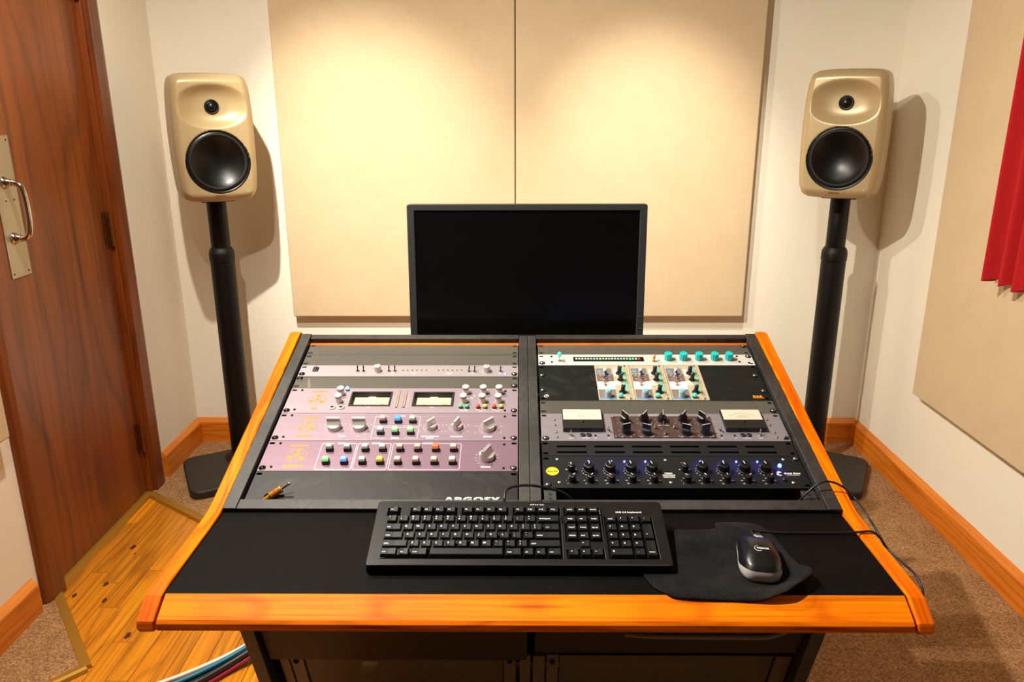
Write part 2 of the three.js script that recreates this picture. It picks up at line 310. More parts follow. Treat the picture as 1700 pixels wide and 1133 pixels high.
// ---- red curtain
{
  const nz = 220, ny = 26, z0 = -1.07, z1 = -.2, y0 = .948, y1 = 2.2, pos = [], idx = [];
  const fold = (t) => .030 * Math.sin(t * 2 * Math.PI * 12 + .9 * Math.sin(t * 11)) + .006 * Math.sin(t * 2 * Math.PI * 31 + 1);
  const N = (nz + 1) * (ny + 1);
  for (const side of [0, 1]) for (let j = 0; j <= ny; j++) for (let i = 0; i <= nz; i++) {
    const t = i / nz, h = j / ny, k = 1 - .35 * h, z = z0 + (z1 - z0) * t - .012 * h * (1 - t), x = 1.358 + fold(t) * k;
    pos.push(x + (side ? .003 : 0), y0 + (y1 - y0) * h + (1 - h) * .006 * Math.sin(t * 2 * Math.PI * 12 + 2), z);
  }
  for (const side of [0, 1]) for (let j = 0; j < ny; j++) for (let i = 0; i < nz; i++) { const a = side * N + j * (nz + 1) + i, b = a + 1, c = a + nz + 1, d = c + 1; side ? idx.push(a, c, b, b, c, d) : idx.push(a, b, c, b, d, c); }
  for (let i = 0; i < nz; i++) { const a = i, b = i + 1, c = N + i, d = N + i + 1; idx.push(a, c, b, b, c, d); }
  for (let j = 0; j < ny; j++) { const a = j * (nz + 1), c = a + nz + 1; idx.push(a, c, N + a, c, N + c, N + a); }
  const g = new THREE.BufferGeometry(); g.setAttribute('position', new THREE.Float32BufferAttribute(pos, 3)); g.setIndex(idx); g.computeVertexNormals();
  const cu = thing('curtain', 'red pleated curtain hanging over the right wall panel', 'curtain');
  part('cloth', g, M.curtain, cu);
  part('curtain_rail', new THREE.CylinderGeometry(.012, .012, 1.0, 14).rotateX(Math.PI / 2), M.brass, cu, [1.36, 2.21, -.64]);
  for (const z of [-1.1, -.18]) part('rail_bracket', rbox(.1, .02, .02, .003), M.brass, cu, [1.41, 2.21, z]);
}
// ---------------------------------------------------------------- loudspeakers on stands
function speakerShell() {
  const W = .133, H = .218, Z0 = .139, D = .262, nu = 72, nv = 108, pos = [], idx = [];
  const yt = .108, yw = -.078;
  for (let j = 0; j <= nv; j++) for (let i = 0; i <= nu; i++) {
    const u = i / nu * 2 - 1, v = j / nv * 2 - 1;
    let x = u * W * (1.02 - .065 * v * v - .06 * v ** 10), y = v * H * (1.004 - .022 * u * u - .055 * u ** 10);
    const ex = W * (1 - Math.abs(u)), ey = H * (1 - Math.abs(v)), cham = (d, w) => d < w ? ((w - d) / w) ** 1.6 : 0;
    let z = Z0 - .022 * Math.min(1.25, cham(ex, .024) + cham(ey, .028)) - .004 * (u * u * .5 + v * v);
    const s = (Math.abs(x) / .118) ** 2.2 + (Math.abs(y - yt) / (y > yt ? .076 : .073)) ** 2.4; if (s < 1) z -= .030 * smooth(-.15, 1, 1 - s) - .030 * smooth(-.15, 1, 0) * s;
    const r = Math.hypot(x, y - yw); if (r < .106) z -= .07 * smooth(.106, .098, r);
    pos.push(x, y, z);
  }
  for (let j = 0; j < nv; j++) for (let i = 0; i < nu; i++) { const a = j * (nu + 1) + i; idx.push(a, a + 1, a + nu + 1, a + 1, a + nu + 2, a + nu + 1); }
  const loop = []; for (let i = 0; i < nu; i++) loop.push(i); for (let j = 0; j < nv; j++) loop.push(j * (nu + 1) + nu); for (let i = nu; i > 0; i--) loop.push(nv * (nu + 1) + i); for (let j = nv; j > 0; j--) loop.push(j * (nu + 1));
  let prev = loop, K = 14;
  for (let k = 1; k <= K; k++) {
    const t = k / K, cur = [];
    for (const q of loop) {
      const x = pos[3 * q], y = pos[3 * q + 1], z = pos[3 * q + 2];
      const sx = 1 + .035 * Math.sin(t * 2.2) - .30 * t ** 5, sy = 1 + .03 * Math.sin(t * 2.2) - .22 * t ** 5;
      cur.push(pos.length / 3); pos.push(x * sx, y * sy, z + (Z0 - D - z) * t + (t < 1 ? 0 : 0));
    }
    for (let i = 0; i < loop.length; i++) { const n = (i + 1) % loop.length; idx.push(prev[i], cur[i], prev[n], prev[n], cur[i], cur[n]); }
    prev = cur;
  }
  const c = pos.length / 3; pos.push(0, 0, Z0 - D - .006); for (let i = 0; i < prev.length; i++) idx.push(prev[i], c, prev[(i + 1) % prev.length]);
  const g = new THREE.BufferGeometry(); g.setAttribute('position', new THREE.Float32BufferAttribute(pos, 3)); g.setIndex(idx); g.computeVertexNormals(); return g;
}
const shellG = speakerShell();
const nameG = new TextGeometry('GENELEC', { font, size: .0062, depth: .0008, curveSegments: 3, bevelEnabled: false }); nameG.computeBoundingBox(); nameG.translate(-nameG.boundingBox.max.x / 2, 0, 0);
function loudspeaker(label, x, y, z, turn) {
  const g = thing('studio_loudspeaker', label, 'loudspeaker', [x, y, z], 'pair of studio loudspeakers'); g.rotation.y = turn;
  const cab = part('cabinet', shellG, M.gold, g);
  const w = part('woofer', latheZ([[.1045, -.006], [.1045, .0015], [.1015, .0035], [.098, .0015], [.0955, -.001], [.092, .0035], [.0865, .0045], [.0815, .002], [.079, -.002], [.066, -.0095], [.05, -.0172], [.034, -.0232], [.02, -.0262], [.008, -.0275], [.0005, -.0278]], 64), M.cone, g, [0, -.078, .1345]); w.scale.set(1.07, 1.07, 1);
  part('surround', new THREE.TorusGeometry(.0875, .0052, 12, 64), M.rubber, w, [0, 0, .0006]);
  const tw = part('tweeter', latheZ([[.0205, -.003], [.0205, .001], [.018, .002], [.0155, .0005], [.0135, .0015], [.012, .0055], [.009, .009], [.005, .0108], [.0005, .0115]], 32), M.cone, g, [0, .108, .1098]); tw.scale.setScalar(1.2);
  part('tweeter_ring', new THREE.TorusGeometry(.0188, .0022, 10, 36), M.black, tw, [0, 0, .001]);
  part('power_light', new THREE.SphereGeometry(.0026, 12, 8), M.ledGreen, g, [.092, -.184, .1345]);
  const lt = part('lettering', nameG, std({ color: 0x8a7448, roughness: .4, metalness: .5 }), g, [-.005, -.2005, .1335]); lt.rotation.x = .2;
  part('base_pad', rbox(.16, .012, .15, .004), M.rubber, g, [0, -.216, -.01]);
  return g;
}
const TOE = Math.PI / 6;
loudspeaker('gold studio loudspeaker on the stand beside the wooden door', -1.147, 1.330, -1.71, TOE);
loudspeaker('gold studio loudspeaker on the stand in the corner near the red curtain', 1.165, 1.338, -1.71, -TOE);
function stand(label, px, pz, cx, cz, turn, ytop) {
  const g = thing('speaker_stand', label, 'speaker stand', [px, .009, pz], 'pair of speaker stands');
  const b = .175, r = .05, s = new THREE.Shape();
  s.moveTo(-b + r, -b); s.lineTo(b - r, -b); s.quadraticCurveTo(b, -b, b, -b + r); s.lineTo(b * .93, b - r); s.quadraticCurveTo(b * .9, b, b * .9 - r, b); s.lineTo(-b * .9 + r, b); s.quadraticCurveTo(-b * .9, b, -b * .93, b - r); s.lineTo(-b, -b + r); s.quadraticCurveTo(-b, -b, -b + r, -b);
  const bg = new THREE.ExtrudeGeometry(s, { depth: .018, bevelEnabled: true, bevelThickness: .008, bevelSize: .008, bevelOffset: -.008, bevelSegments: 4, curveSegments: 10 }).rotateX(-Math.PI / 2).translate(0, .008, 0);
  part('base', bg, M.plateGrey, g, [cx - px, 0, cz - pz], [0, turn, 0]);
  part('foot_flange', latheY([[.001, .0], [.075, .0], [.074, .004], [.055, .012], [.0475, .03], [.001, .03]], 36), M.pole, g, [0, .032, 0]);
  part('lower_tube', latheY([[.001, 0], [.0455, 0], [.0455, .80], [.001, .80]], 40), M.pole, g, [0, .06, 0]);
  part('collar', latheY([[.034, .0], [.0455, .0], [.0475, .006], [.0475, .03], [.046, .04], [.040, .052], [.036, .056], [.034, .056]], 40), M.pole, g, [0, .855, 0]);
  part('upper_tube', latheY([[.001, 0], [.0355, 0], [.0355, ytop - .93], [.001, ytop - .93]], 40), M.pole, g, [0, .90, 0]);
  part('top_plate', rbox(.12, .008, .12, .003), M.pole, g, [0, ytop - .027, 0], [0, turn, 0]);
}
stand('black speaker stand beside the door under the left loudspeaker', -1.170, -1.765, -1.19, -1.66, TOE, 1.119);
stand('black speaker stand in the corner under the right loudspeaker', 1.190, -1.765, 1.195, -1.665, -TOE, 1.127);
// ---------------------------------------------------------------- console desk
const S = 0.25983, YB = 0.77, U = 0.04445, WP = 0.4826, AX = 0.0223; // rack slope, bottom height, unit, panel width, half divider
const TILT = -(Math.PI / 2 - S), sS = Math.sin(S), cS = Math.cos(S);
const rackPt = (u, v, n = 0) => [u, YB + v * sS + n * cS, -v * cS + n * sS];
const desk = thing('console_desk', 'studio console desk with orange wooden sides and black worktop', 'desk');
{
  // wooden side boards with the bent top outline
  const prof = [[0.2805, 0.7245], [0.2901, 0.7283], [0.2945, 0.7361], [0.2911, 0.7457], [0.2582, 0.7655], [0.2341, 0.7684], [0.0697, 0.7684], [0.0291, 0.7694], [0.002, 0.7747], [-0.5355, 0.9289], [-0.551, 0.9265], [-0.5635, 0.913], [-0.5635, 0.6471], [-0.1527, 0.6471], [0.089, 0.7051], [0.1954, 0.7245]];
  for (const s of [-1, 1]) {
    const g = extr(prof.map(p => [-p[0], p[1]]), .0245, .0035, 3).rotateY(Math.PI / 2); // shape x = -z
    const m = part('wooden_side', boxUV(g, 'z'), M.desk, desk, [s < 0 ? -.5575 : .5330, 0, 0]);
    m.userData.label = s < 0 ? 'orange wooden side board on the door side' : 'orange wooden side board on the curtain side';
  }
  part('worktop', uvScale(rbox(1.062, .022, .2533, .002), (x, y, z) => [x, z]), M.top, desk, [0, .755, .1277]);
  const tr = extr([[0.2341, 0.7457], [0.2341, 0.7651], [0.2544, 0.7655], [0.2887, 0.7472], [0.2926, 0.7428], [0.2935, 0.737], [0.2916, 0.7317], [0.2853, 0.7283], [0.2341, 0.7283]].map(p => [-p[0], p[1]]), 1.058, .0012, 2).rotateY(Math.PI / 2).translate(-.529, 0, 0);
  part('front_trim', boxUV(tr, 'x'), M.desk, desk, [0, 0, .0005]);
  part('underside_edge', rbox(1.064, .006, .06, .002), M.black, desk, [0, .7245, .248]);
  // rack tub
  const tub = new THREE.Group(); tub.name = 'rack_tub'; desk.add(tub);
  const slab = (name, u0, u1, v0, v1, n0, n1, mat, r = .0015) => { const m = part(name, rbox(u1 - u0, v1 - v0, n1 - n0, r), mat, desk, rackPt((u0 + u1) / 2, (v0 + v1) / 2, (n0 + n1) / 2), [TILT, 0, 0]); m.geometry = uvScale(m.geometry, (x, y) => [x, y]); return m; };
  for (const s of [-1, 1]) {
    const a = s < 0 ? -.5320 : .5085, b = s < 0 ? -.5085 : .5320;
    slab('rack_side_strip', a, b, -.018, .5655, -.016, .009, M.frame);
    slab('rack_rail', s < 0 ? -.5065 : .482, s < 0 ? -.482 : .5065, .002, .532, -.012, -.0045, M.steel === 0 ? M.steel : M.frame);
    slab('rack_rail', s < 0 ? -.046 : .0236, s < 0 ? -.0236 : .046, .002, .532, -.012, -.0045, M.frame);
  }
  slab('rack_divider', -.0208, -.0012, -.0165, .5645, -.016, .0035, M.frame);
  slab('rack_divider', -.0008, .0188, -.0165, .5645, -.016, .0035, M.frame);
  for (const s of [-1, 1]) {
    const u0 = s < 0 ? -.508 : .0192, u1 = s < 0 ? -.0212 : .508;
    slab('rack_top_bar', u0, u1, .5485, .5655, -.016, .0065, M.frame);
    const ws = slab('wood_strip', u0, u1, .5345, .5440, -.02, -.003, M.desk); ws.geometry = boxUV(ws.geometry, 'x');
    slab('rack_bottom_lip', u0, u1, -.018, .006, -.016, .0085, M.frame);
  }
  // body of the tub: floor, back and sides, closed and dark
  part('tub_front', rbox(1.062, .052, .012, .001), M.black, desk, [0, .7465, -.0035]);
  part('tub_floor', rbox(1.06, .012, .60, .001), M.dark, desk, [0, .64, -.32]);
  part('tub_back', rbox(1.06, .262, .014, .002), M.black, desk, [0, .77, -.610]);
  part('rear_shelf', rbox(1.11, .02, .28, .002), M.top, desk, [0, .73, -.762]);
  // dark brace behind the open bay
  slab('bay_brace', .047, .470, .003, .042, -.040, -.034, M.bay);
  for (const u of [.10, .158, .215, .305, .36, .44]) part('bay_screw', latheZ([[.001, .0022], [.0022, .0016], [.003, 0], [.001, 0]], 12), M.screw, desk, rackPt(u, .0165, -.0338), [TILT, 0, 0]);
  for (const u of [.092, .412]) part('bay_connector', latheZ([[.001, 0], [.010, 0], [.010, .018], [.008, .022], [.0065, .022], [.0065, .01], [.001, .01]], 24), u < .2 ? M.steel : M.rubber, desk, rackPt(u, .021, -.0335), [TILT + .3, 0, 0]);
  part('bay_lead', tube([[0, 0, 0], [.012, -.004, .016], [.024, -.010, .026], [.042, -.018, .018]], .0055, 24, 10), M.plateGrey, desk, rackPt(.118, .016, -.034), [TILT, 0, 0]);
  for (const u of [.4945, .0348]) for (const v of [.010, .022, .0335]) part('rail_hole', cylZ(.0032, .0032, .0006, 12), M.dark, desk, rackPt(u, v, -.0046), [TILT, 0, 0]);
  // pedestal: slanted sides, drawer fronts, lower racks
  for (const s of [-1, 1]) {
    const g = extr([[.208, .738], [-.06, .012], [-.55, .012], [-.55, .612], [-.03, .612], [.02, .738]].map(p => [-p[0], p[1]]), .022, .001, 1).rotateY(Math.PI / 2);
    part('pedestal_side', g, M.frame, desk, [s < 0 ? -.4625 : .4405, 0, 0]);
  }
  part('pedestal_back', box(.878, .59, .016), M.black, desk, [0, .31, -.54]);
  const fr = new THREE.Group(); desk.add(fr); desk.remove(fr);
  const A = .3545, O = [0, .646, .163], loc = (x, y, z) => [x, O[1] + y * Math.cos(A) - z * Math.sin(A), O[2] + y * Math.sin(A) + z * Math.cos(A)];
  const fp = (name, geo, mat, x, y, z) => part(name, geo, mat, desk, loc(x, y, z), [A, 0, 0]);
  fp('drawer_front', rbox(.430, .145, .016, .002), M.dark2, -.2225, -.030, -.009);
  const rf = fp('drawer_front', rbox(.436, .126, .016, .004), M.dark2, .2225, -.022, -.012);
  part('drawer_pull', tube([[-.075, -.0, 0], [-.03, 0, .004], [.08, 0, .005], [.142, .0, .005], [.166, .008, .005], [.181, .024, .005], [.184, .045, .004]], 0.0044, 60, 12), std({ color: 0x7a6a5a, roughness: .5 }), rf, [0, .004, .014]);
  for (const [x, w] of [[-.4185, .016], [-.398, .022], [-.0365, .020], [-.0105, .018], [.0130, .020], [.036, .02], [.424, .026]]) fp('lower_rail', rbox(w, .60, .006, .001), M.steelDark, x, -.405, -.014 - (x === -.398 || x === -.0365 || x === .036 ? .002 : 0));
  for (const x of [-.398, -.0365, .036]) fp('rail_screw', latheZ([[.001, .004], [.004, .003], [.0055, 0], [.001, 0]], 16), M.screwB, x, -.121, -.010);
  for (const [x, w] of [[-.2165, .336], [.228, .36]]) fp('lower_vent', uvScale(box(w, .58, .0015), (x, y) => [x / .0045, y / .0045]), M.vent, x, -.40, -.016);
}
// ---------------------------------------------------------------- shared knob, button and screw shapes (millimetres turned to metres)
const mm = (v) => v / 1000;
const ev = new Evaluator(); ev.attributes = ['position', 'normal'];
function bladeKnob(R, H, baseH, b) { // round knob with two scooped flanks leaving a straight blade (along y)
  let br = new Brush(new THREE.CylinderGeometry(R * .93, R, H, 40).rotateX(Math.PI / 2).translate(0, 0, H / 2)); br.updateMatrixWorld();
  const rs = R - b / 2;
  for (const s of [-1, 1]) {
    const sh = new THREE.Shape(); sh.moveTo(s * b / 2, H + .002); sh.lineTo(s * b / 2, Math.min(H, baseH + rs));
    for (let i = 1; i <= 10; i++) { const a = i / 10 * Math.PI / 2; sh.lineTo(s * (b / 2 + rs * (1 - Math.cos(a))), Math.min(H, baseH + rs * (1 - Math.sin(a)))); }
    sh.lineTo(s * (R + .004), baseH); sh.lineTo(s * (R + .004), H + .002); sh.closePath();
    const g = new THREE.ExtrudeGeometry(sh, { depth: .06, bevelEnabled: false }).rotateX(Math.PI / 2).translate(0, .03, 0); // shape y -> z
    const c = new Brush(g); c.updateMatrixWorld(); br = ev.evaluate(br, c, SUBTRACTION); br.updateMatrixWorld();
  }
  const g = br.geometry; g.deleteAttribute('uv'); g.clearGroups(); return toCreasedNormals(g.index ? g.toNonIndexed() : g, .6);
}
function fluted(R, H, n, depth, top = .0012) {
  const s = new THREE.Shape(); for (let i = 0; i < n * 6; i++) { const a = i / (n * 6) * Math.PI * 2, r = R - depth * (.5 + .5 * Math.cos(a * n)); i ? s.lineTo(r * Math.cos(a), r * Math.sin(a)) : s.moveTo(r, 0); }
  return new THREE.ExtrudeGeometry(s, { depth: H - top, bevelEnabled: true, bevelThickness: top, bevelSize: top * .8, bevelOffset: -top * .8, bevelSegments: 2, curveSegments: 4 });
}
const G = {
  big: bladeKnob(.0138, .024, .0085, .0046), mid: bladeKnob(.0105, .021, .0075, .004), out: bladeKnob(.0135, .022, .0085, .0046), vol: bladeKnob(.0145, .024, .009, .005),
  comp: bladeKnob(.0088, .022, .010, .0034),
  mqBody: cylZ(.0064, .0060, .014, 28), mqTop: latheZ([[.0066, .014], [.0072, .0145], [.0072, .0172], [.0064, .0182], [.0005, .0184]], 28), mqRing: latheZ([[.0062, .0118], [.0069, .012], [.0069, .0139], [.0062, .0141]], 28),
  teal: fluted(.0088, .0165, 10, .0008), silverK: fluted(.0075, .014, 18, .0005),
  eqBig: fluted(.0098, .0155, 24, .0006), eqSmall: fluted(.0064, .014, 14, .0006), eqSkirt: latheZ([[.0108, 0], [.0108, .002], [.0098, .0035], [.0005, .0035]], 32),
  tall: latheZ([[.0072, 0], [.0072, .002], [.0046, .004], [.0042, .014], [.0048, .016], [.0044, .0176], [.0005, .0178]], 24),
  cap: latheZ([[.0040, 0], [.0048, .001], [.0046, .010], [.0038, .0115], [.0005, .012]], 20),
  btnBase: rbox(.0128, .0118, .0075, .0008, 1).translate(0, 0, .00375), btnCap: rbox(.0108, .0098, .0075, .0018, 3).translate(0, 0, .0098),
  round: cylZ(.0045, .0042, .003, 20), roundCap: latheZ([[.0042, .003], [.0042, .0058], [.0034, .0072], [.0005, .0078]], 20),
  screw: latheZ([[.0005, .0026], [.0022, .0024], [.0042, .0014], [.005, 0], [.0005, 0]], 18), washer: latheZ([[.0066, 0], [.0066, .0008], [.003, .0012]], 20), cross: box(.0012, .005, .0006),
  bolt: latheZ([[.0005, .0022], [.0016, .0021], [.0024, .0013], [.0027, 0], [.0005, 0]], 14),
  nut: new THREE.CylinderGeometry(.0036, .0036, .0022, 6).rotateX(Math.PI / 2).translate(0, 0, .0011), bat: latheZ([[.0013, 0], [.0011, .004], [.0016, .0105], [.0012, .0118], [.0003, .012]], 12),
  led: latheZ([[.0019, 0], [.0019, .0016], [.0012, .0028], [.0003, .0031]], 14), ring: new THREE.TorusGeometry(.0045, .001, 8, 24),
  jackNut: latheZ([[.0072, 0], [.0072, .0018], [.0055, .003], [.0042, .003], [.0038, .001]], 24), jackHole: cylZ(.0039, .0039, .0012, 20),
  hole: cylZ(.0019, .0019, .0004, 14), line: box(.0009, 1, .0006),
};
const slotPath = (cx, cy, w, h) => { const p = new THREE.Path(), r = h / 2; p.moveTo(cx - w / 2 + r, cy - r); p.absarc(cx - w / 2 + r, cy, r, -Math.PI / 2, Math.PI / 2, true); p.lineTo(cx + w / 2 - r, cy + r); p.absarc(cx + w / 2 - r, cy, r, Math.PI / 2, -Math.PI / 2, true); p.closePath(); return p; };
const rectPath = (x0, y0, x1, y1) => { const p = new THREE.Path(); p.moveTo(x0, y0); p.lineTo(x0, y1); p.lineTo(x1, y1); p.lineTo(x1, y0); p.closePath(); return p; };
function plate(w, h, t, holes, map = 'fit') {
  const s = new THREE.Shape(); s.moveTo(-w / 2, -h / 2); s.lineTo(w / 2, -h / 2); s.lineTo(w / 2, h / 2); s.lineTo(-w / 2, h / 2); s.closePath(); s.holes.push(...holes);
  const b = .0004, g = new THREE.ExtrudeGeometry(s, { depth: t - 2 * b, bevelEnabled: true, bevelThickness: b, bevelSize: b, bevelOffset: -b, bevelSegments: 1, curveSegments: 6 }).translate(0, 0, -t + b);
  return uvScale(g, map === 'fit' ? (x, y) => [(x + w / 2) / w, (y + h / 2) / h] : (x, y) => [x / map, y / map]);
}
const PW = WP - .001;
function rackUnit(name, label, category, side, n0, n1, mat, o = {}) {
  const h = (n1 - n0) * U - .0008, c = side < 0 ? -AX - WP / 2 : AX + WP / 2;
  const g = thing(name, label, category, rackPt(c, (12 - (n0 + n1) / 2) * U, 0), o.group); g.rotation.x = TILT;
  const holes = []; for (const s of [-1, 1]) for (const q of [-1, 1]) holes.push(slotPath(s * .2335, q * (h / 2 - .0072), .0105, .0056));
  holes.push(...(o.holes ?? []));
  g.userData.h = h;
  part(o.vent ? 'perforated_plate' : 'face_plate', plate(PW, h, .003, holes, o.vent ? .0036 : 'fit'), mat, g);
  if (!o.open) part('chassis', box(.43, h - .004, .05), M.dark, g, [0, 0, -.0295 - (o.deep ?? 0)]);
  for (const [sx, sy, m] of (o.screws ?? [[-1, -1], [1, -1]])) rackScrew(g, sx * .2325, sy * (h / 2 - .0082), m ?? M.screw);
  delete g.userData.h; return g;
}
function rackScrew(g, x, y, m) { const s = part('rack_screw', G.screw, m, g, [x, y, .0012]); part('washer', G.washer, M.screwB, s, [0, 0, -.0011]); part('screw_slot', G.cross, M.dark, s, [0, 0, .0024], [0, 0, rnd() * 3]); part('screw_slot', G.cross, M.dark, s, [0, 0, .0024], [0, 0, Math.PI / 2 + rnd()]); }
const at = (p, z = 0) => [mm(p[0]), mm(p[1]), z];
function knob(g, geo, mat, x, y, a = 0, line = null, name = 'knob') {
  const k = part(name, geo, mat, g, [mm(x), mm(y), .0002], [0, 0, a]);
  if (line) { const m = part('pointer_line', box(.0009, mm(line[1] - line[0]), .0007), line[3] ?? M.white, k, [0, mm((line[0] + line[1]) / 2), mm(line[2])]); void m; }
  return k;
}
function mqKnob(g, x, y, a) { const k = part('knob', G.mqBody, M.silverPlain, g, at([x, y])); part('knob_cap', G.mqTop, M.silverPlain, k); part('knob_ring', G.mqRing, M.steelDark, k); part('pointer_line', box(.0006, .0062, .0004), M.dark, k, [Math.sin(-a) * .003, Math.cos(a) * .003, .0184], [0, 0, a]); }
function toggle(g, x, y, tilt = -.35, roll = 0, mat = M.chrome) { const n = part('toggle_switch', G.nut, M.chrome, g, at([x, y])); part('lever', G.bat, mat, n, [0, 0, .002], [tilt, roll, 0]); return n; }
function button(g, x, y, hex, lit, label) {
  const b = part('push_button', G.btnBase, M.black, g, at([x, y], .0001));
  const c = part('button_cap', G.btnCap, lit ? glow(hex, lit, hex) : std({ color: hex, roughness: .4 }), b); if (label) c.userData.label = label; return b;
}
function roundBtn(g, x, y, mat) { const b = part('push_button', G.round, M.black, g, at([x, y])); part('button_cap', G.roundCap, mat, b); }
function led(g, x, y, mat, name = 'indicator_light') { return part(name, G.led, mat, g, at([x, y])); }
function holesRow(g, pts) { for (const p of pts) part('plate_screw', G.bolt, M.screwB, g, at(p)); }
function scale(g, x, y, r, a0, a1, n, col, len = 2) { g.strokeStyle = col; g.lineWidth = .45; for (let i = 0; i < n; i++) { const a = (a0 + (a1 - a0) * i / (n - 1)) * Math.PI / 180; g.beginPath(); g.moveTo(x + r * Math.sin(a), -(y + r * Math.cos(a))); g.lineTo(x + (r + len) * Math.sin(a), -(y + (r + len) * Math.cos(a))); g.stroke(); } }
function brushed(g, w, h, col, k = .05) { g.fillStyle = col; g.fillRect(-w / 2, -h / 2, w, h); for (let i = 0; i < h * 9; i++) { g.globalAlpha = k * rnd(); g.fillStyle = rnd() > .5 ? '#fff' : '#000'; g.fillRect(-w / 2 + (rnd() - .3) * w, (rnd() - .5) * h, w * (.2 + rnd()), .12 + rnd() * .25); } g.globalAlpha = 1; }
const face = (w, h, draw, o = {}) => phy({ specularIntensity: o.spec ?? .6,  map: canvasTex(w, h, o.ppm ?? 4.2, draw), roughness: o.rough ?? .42, metalness: o.metal ?? .3, bumpMap: o.bump ?? null, bumpScale: .0002 });
const H1 = U * 1000 - .8, H2 = 2 * U * 1000 - .8, H3 = 3 * U * 1000 - .8, W0 = PW * 1000;

// ---------------------------------------------------------------- left rack
rackUnit('vent_panel', 'black perforated vent panel, topmost in the left rack', 'vent panel', -1, 0, 1, M.vent, { vent: true, deep: .02, screws: [], group: 'perforated vent panels' });
rackUnit('vent_panel', 'black perforated vent panel second from the top of the left rack', 'vent panel', -1, 1, 2, M.vent, { vent: true, deep: .02, screws: [], group: 'perforated vent panels' });
{
  const m = face(W0, H1, g => {
    brushed(g, W0, H1, '#9a9094', .06); const w = '#f2eef0';
    scale(g, -68, -1, 9.5, -135, 135, 11, w); scale(g, 172, -2, 9.5, -135, 135, 11, w);
    for (const [x, s] of [[-105, 'BYPASS'], [-36, 'RANGE'], [12, 'ATTENUATION'], [90, 'ATTENUATION'], [139, 'RANGE'], [202, 'POWER']]) { txt(g, s, x, -9.5, 2, w); }
    txt(g, 'LEFT', 12, -14, 2, w); txt(g, 'RIGHT', 90, -14, 2, w); g.strokeStyle = w; g.lineWidth = .3; for (const x of [-36, 139]) { g.beginPath(); g.moveTo(x - 8, 7.2); g.lineTo(x + 8, 7.2); g.stroke(); }
  });
  const g = rackUnit('audio_processor', 'thin silver rack unit with two ribbed knobs near the top of the left rack', 'audio unit', -1, 2, 3, m, { screws: [[-1, -1, M.screwB], [1, -1]] });
  part('power_switch', rbox(.012, .016, .004, .0015), M.black, g, at([-206, 4], .001)); part('switch_rocker', rbox(.006, .008, .004, .001), M.rubber, g, at([-206, 5], .0035), [.2, 0, 0]);
  for (const x of [-112, -99, -43, -30]) toggle(g, x, -4, -.45, 0, M.screwB); for (const x of [133, 145, 202]) toggle(g, x, -5, -.3, .1, M.screwB);
  for (let i = 0; i < 6; i++) for (const x0 of [-13, 65]) led(g, x0 + i * 10.2, 1.5, glow(0x8a8030, .25, 0x9a9040));
  knob(g, G.silverK, M.silver, -68, -1, .4, [1, 6.5, 14.2, M.dark]); knob(g, G.silverK, M.silver, 172, -2, -.3, [1, 6.5, 14.2, M.dark]);
  led(g, 212, -13, M.ledBlue);
}
rackUnit('vent_panel', 'black perforated vent panel just above the lavender unit with lit meters', 'vent panel', -1, 3, 4, M.vent, { vent: true, deep: .02, screws: [[-1, 1, M.screwB], [1, -1]], group: 'perforated vent panels' });
const YEL = '#cc7604', LAV = '#a58e9a';
function maker(g, y0, word, dy = 29) { // maker's mark: word, ring with three turning dots, model word
  txt(g, 'DANGEROUS', -178, y0 + dy, 6, YEL, { skew: -.25, heavy: .5, sx: .98 });
  g.save(); g.translate(-178, -(y0 + 1)); g.strokeStyle = YEL; g.fillStyle = YEL; g.lineWidth = 1.1; g.beginPath(); g.ellipse(0, 0, 18.5, 18.5, 0, 0, 7); g.stroke();
  for (let k = 0; k < 3; k++) { g.save(); g.rotate(k * 2 * Math.PI / 3 + .05); g.beginPath(); g.arc(0, -12.6, 4, 0, 7); g.fill(); g.lineWidth = 1.6; g.beginPath(); g.arc(7.5, -4.5, 8.5, Math.PI * .72, Math.PI * 1.22); g.stroke(); g.beginPath(); g.moveTo(0, -1); g.quadraticCurveTo(6, -6, 12, -6.5); g.stroke(); g.restore(); }
  g.restore(); txt(g, word, -178, y0 - dy, 7.6, YEL, { skew: -.25, heavy: .7 });
}
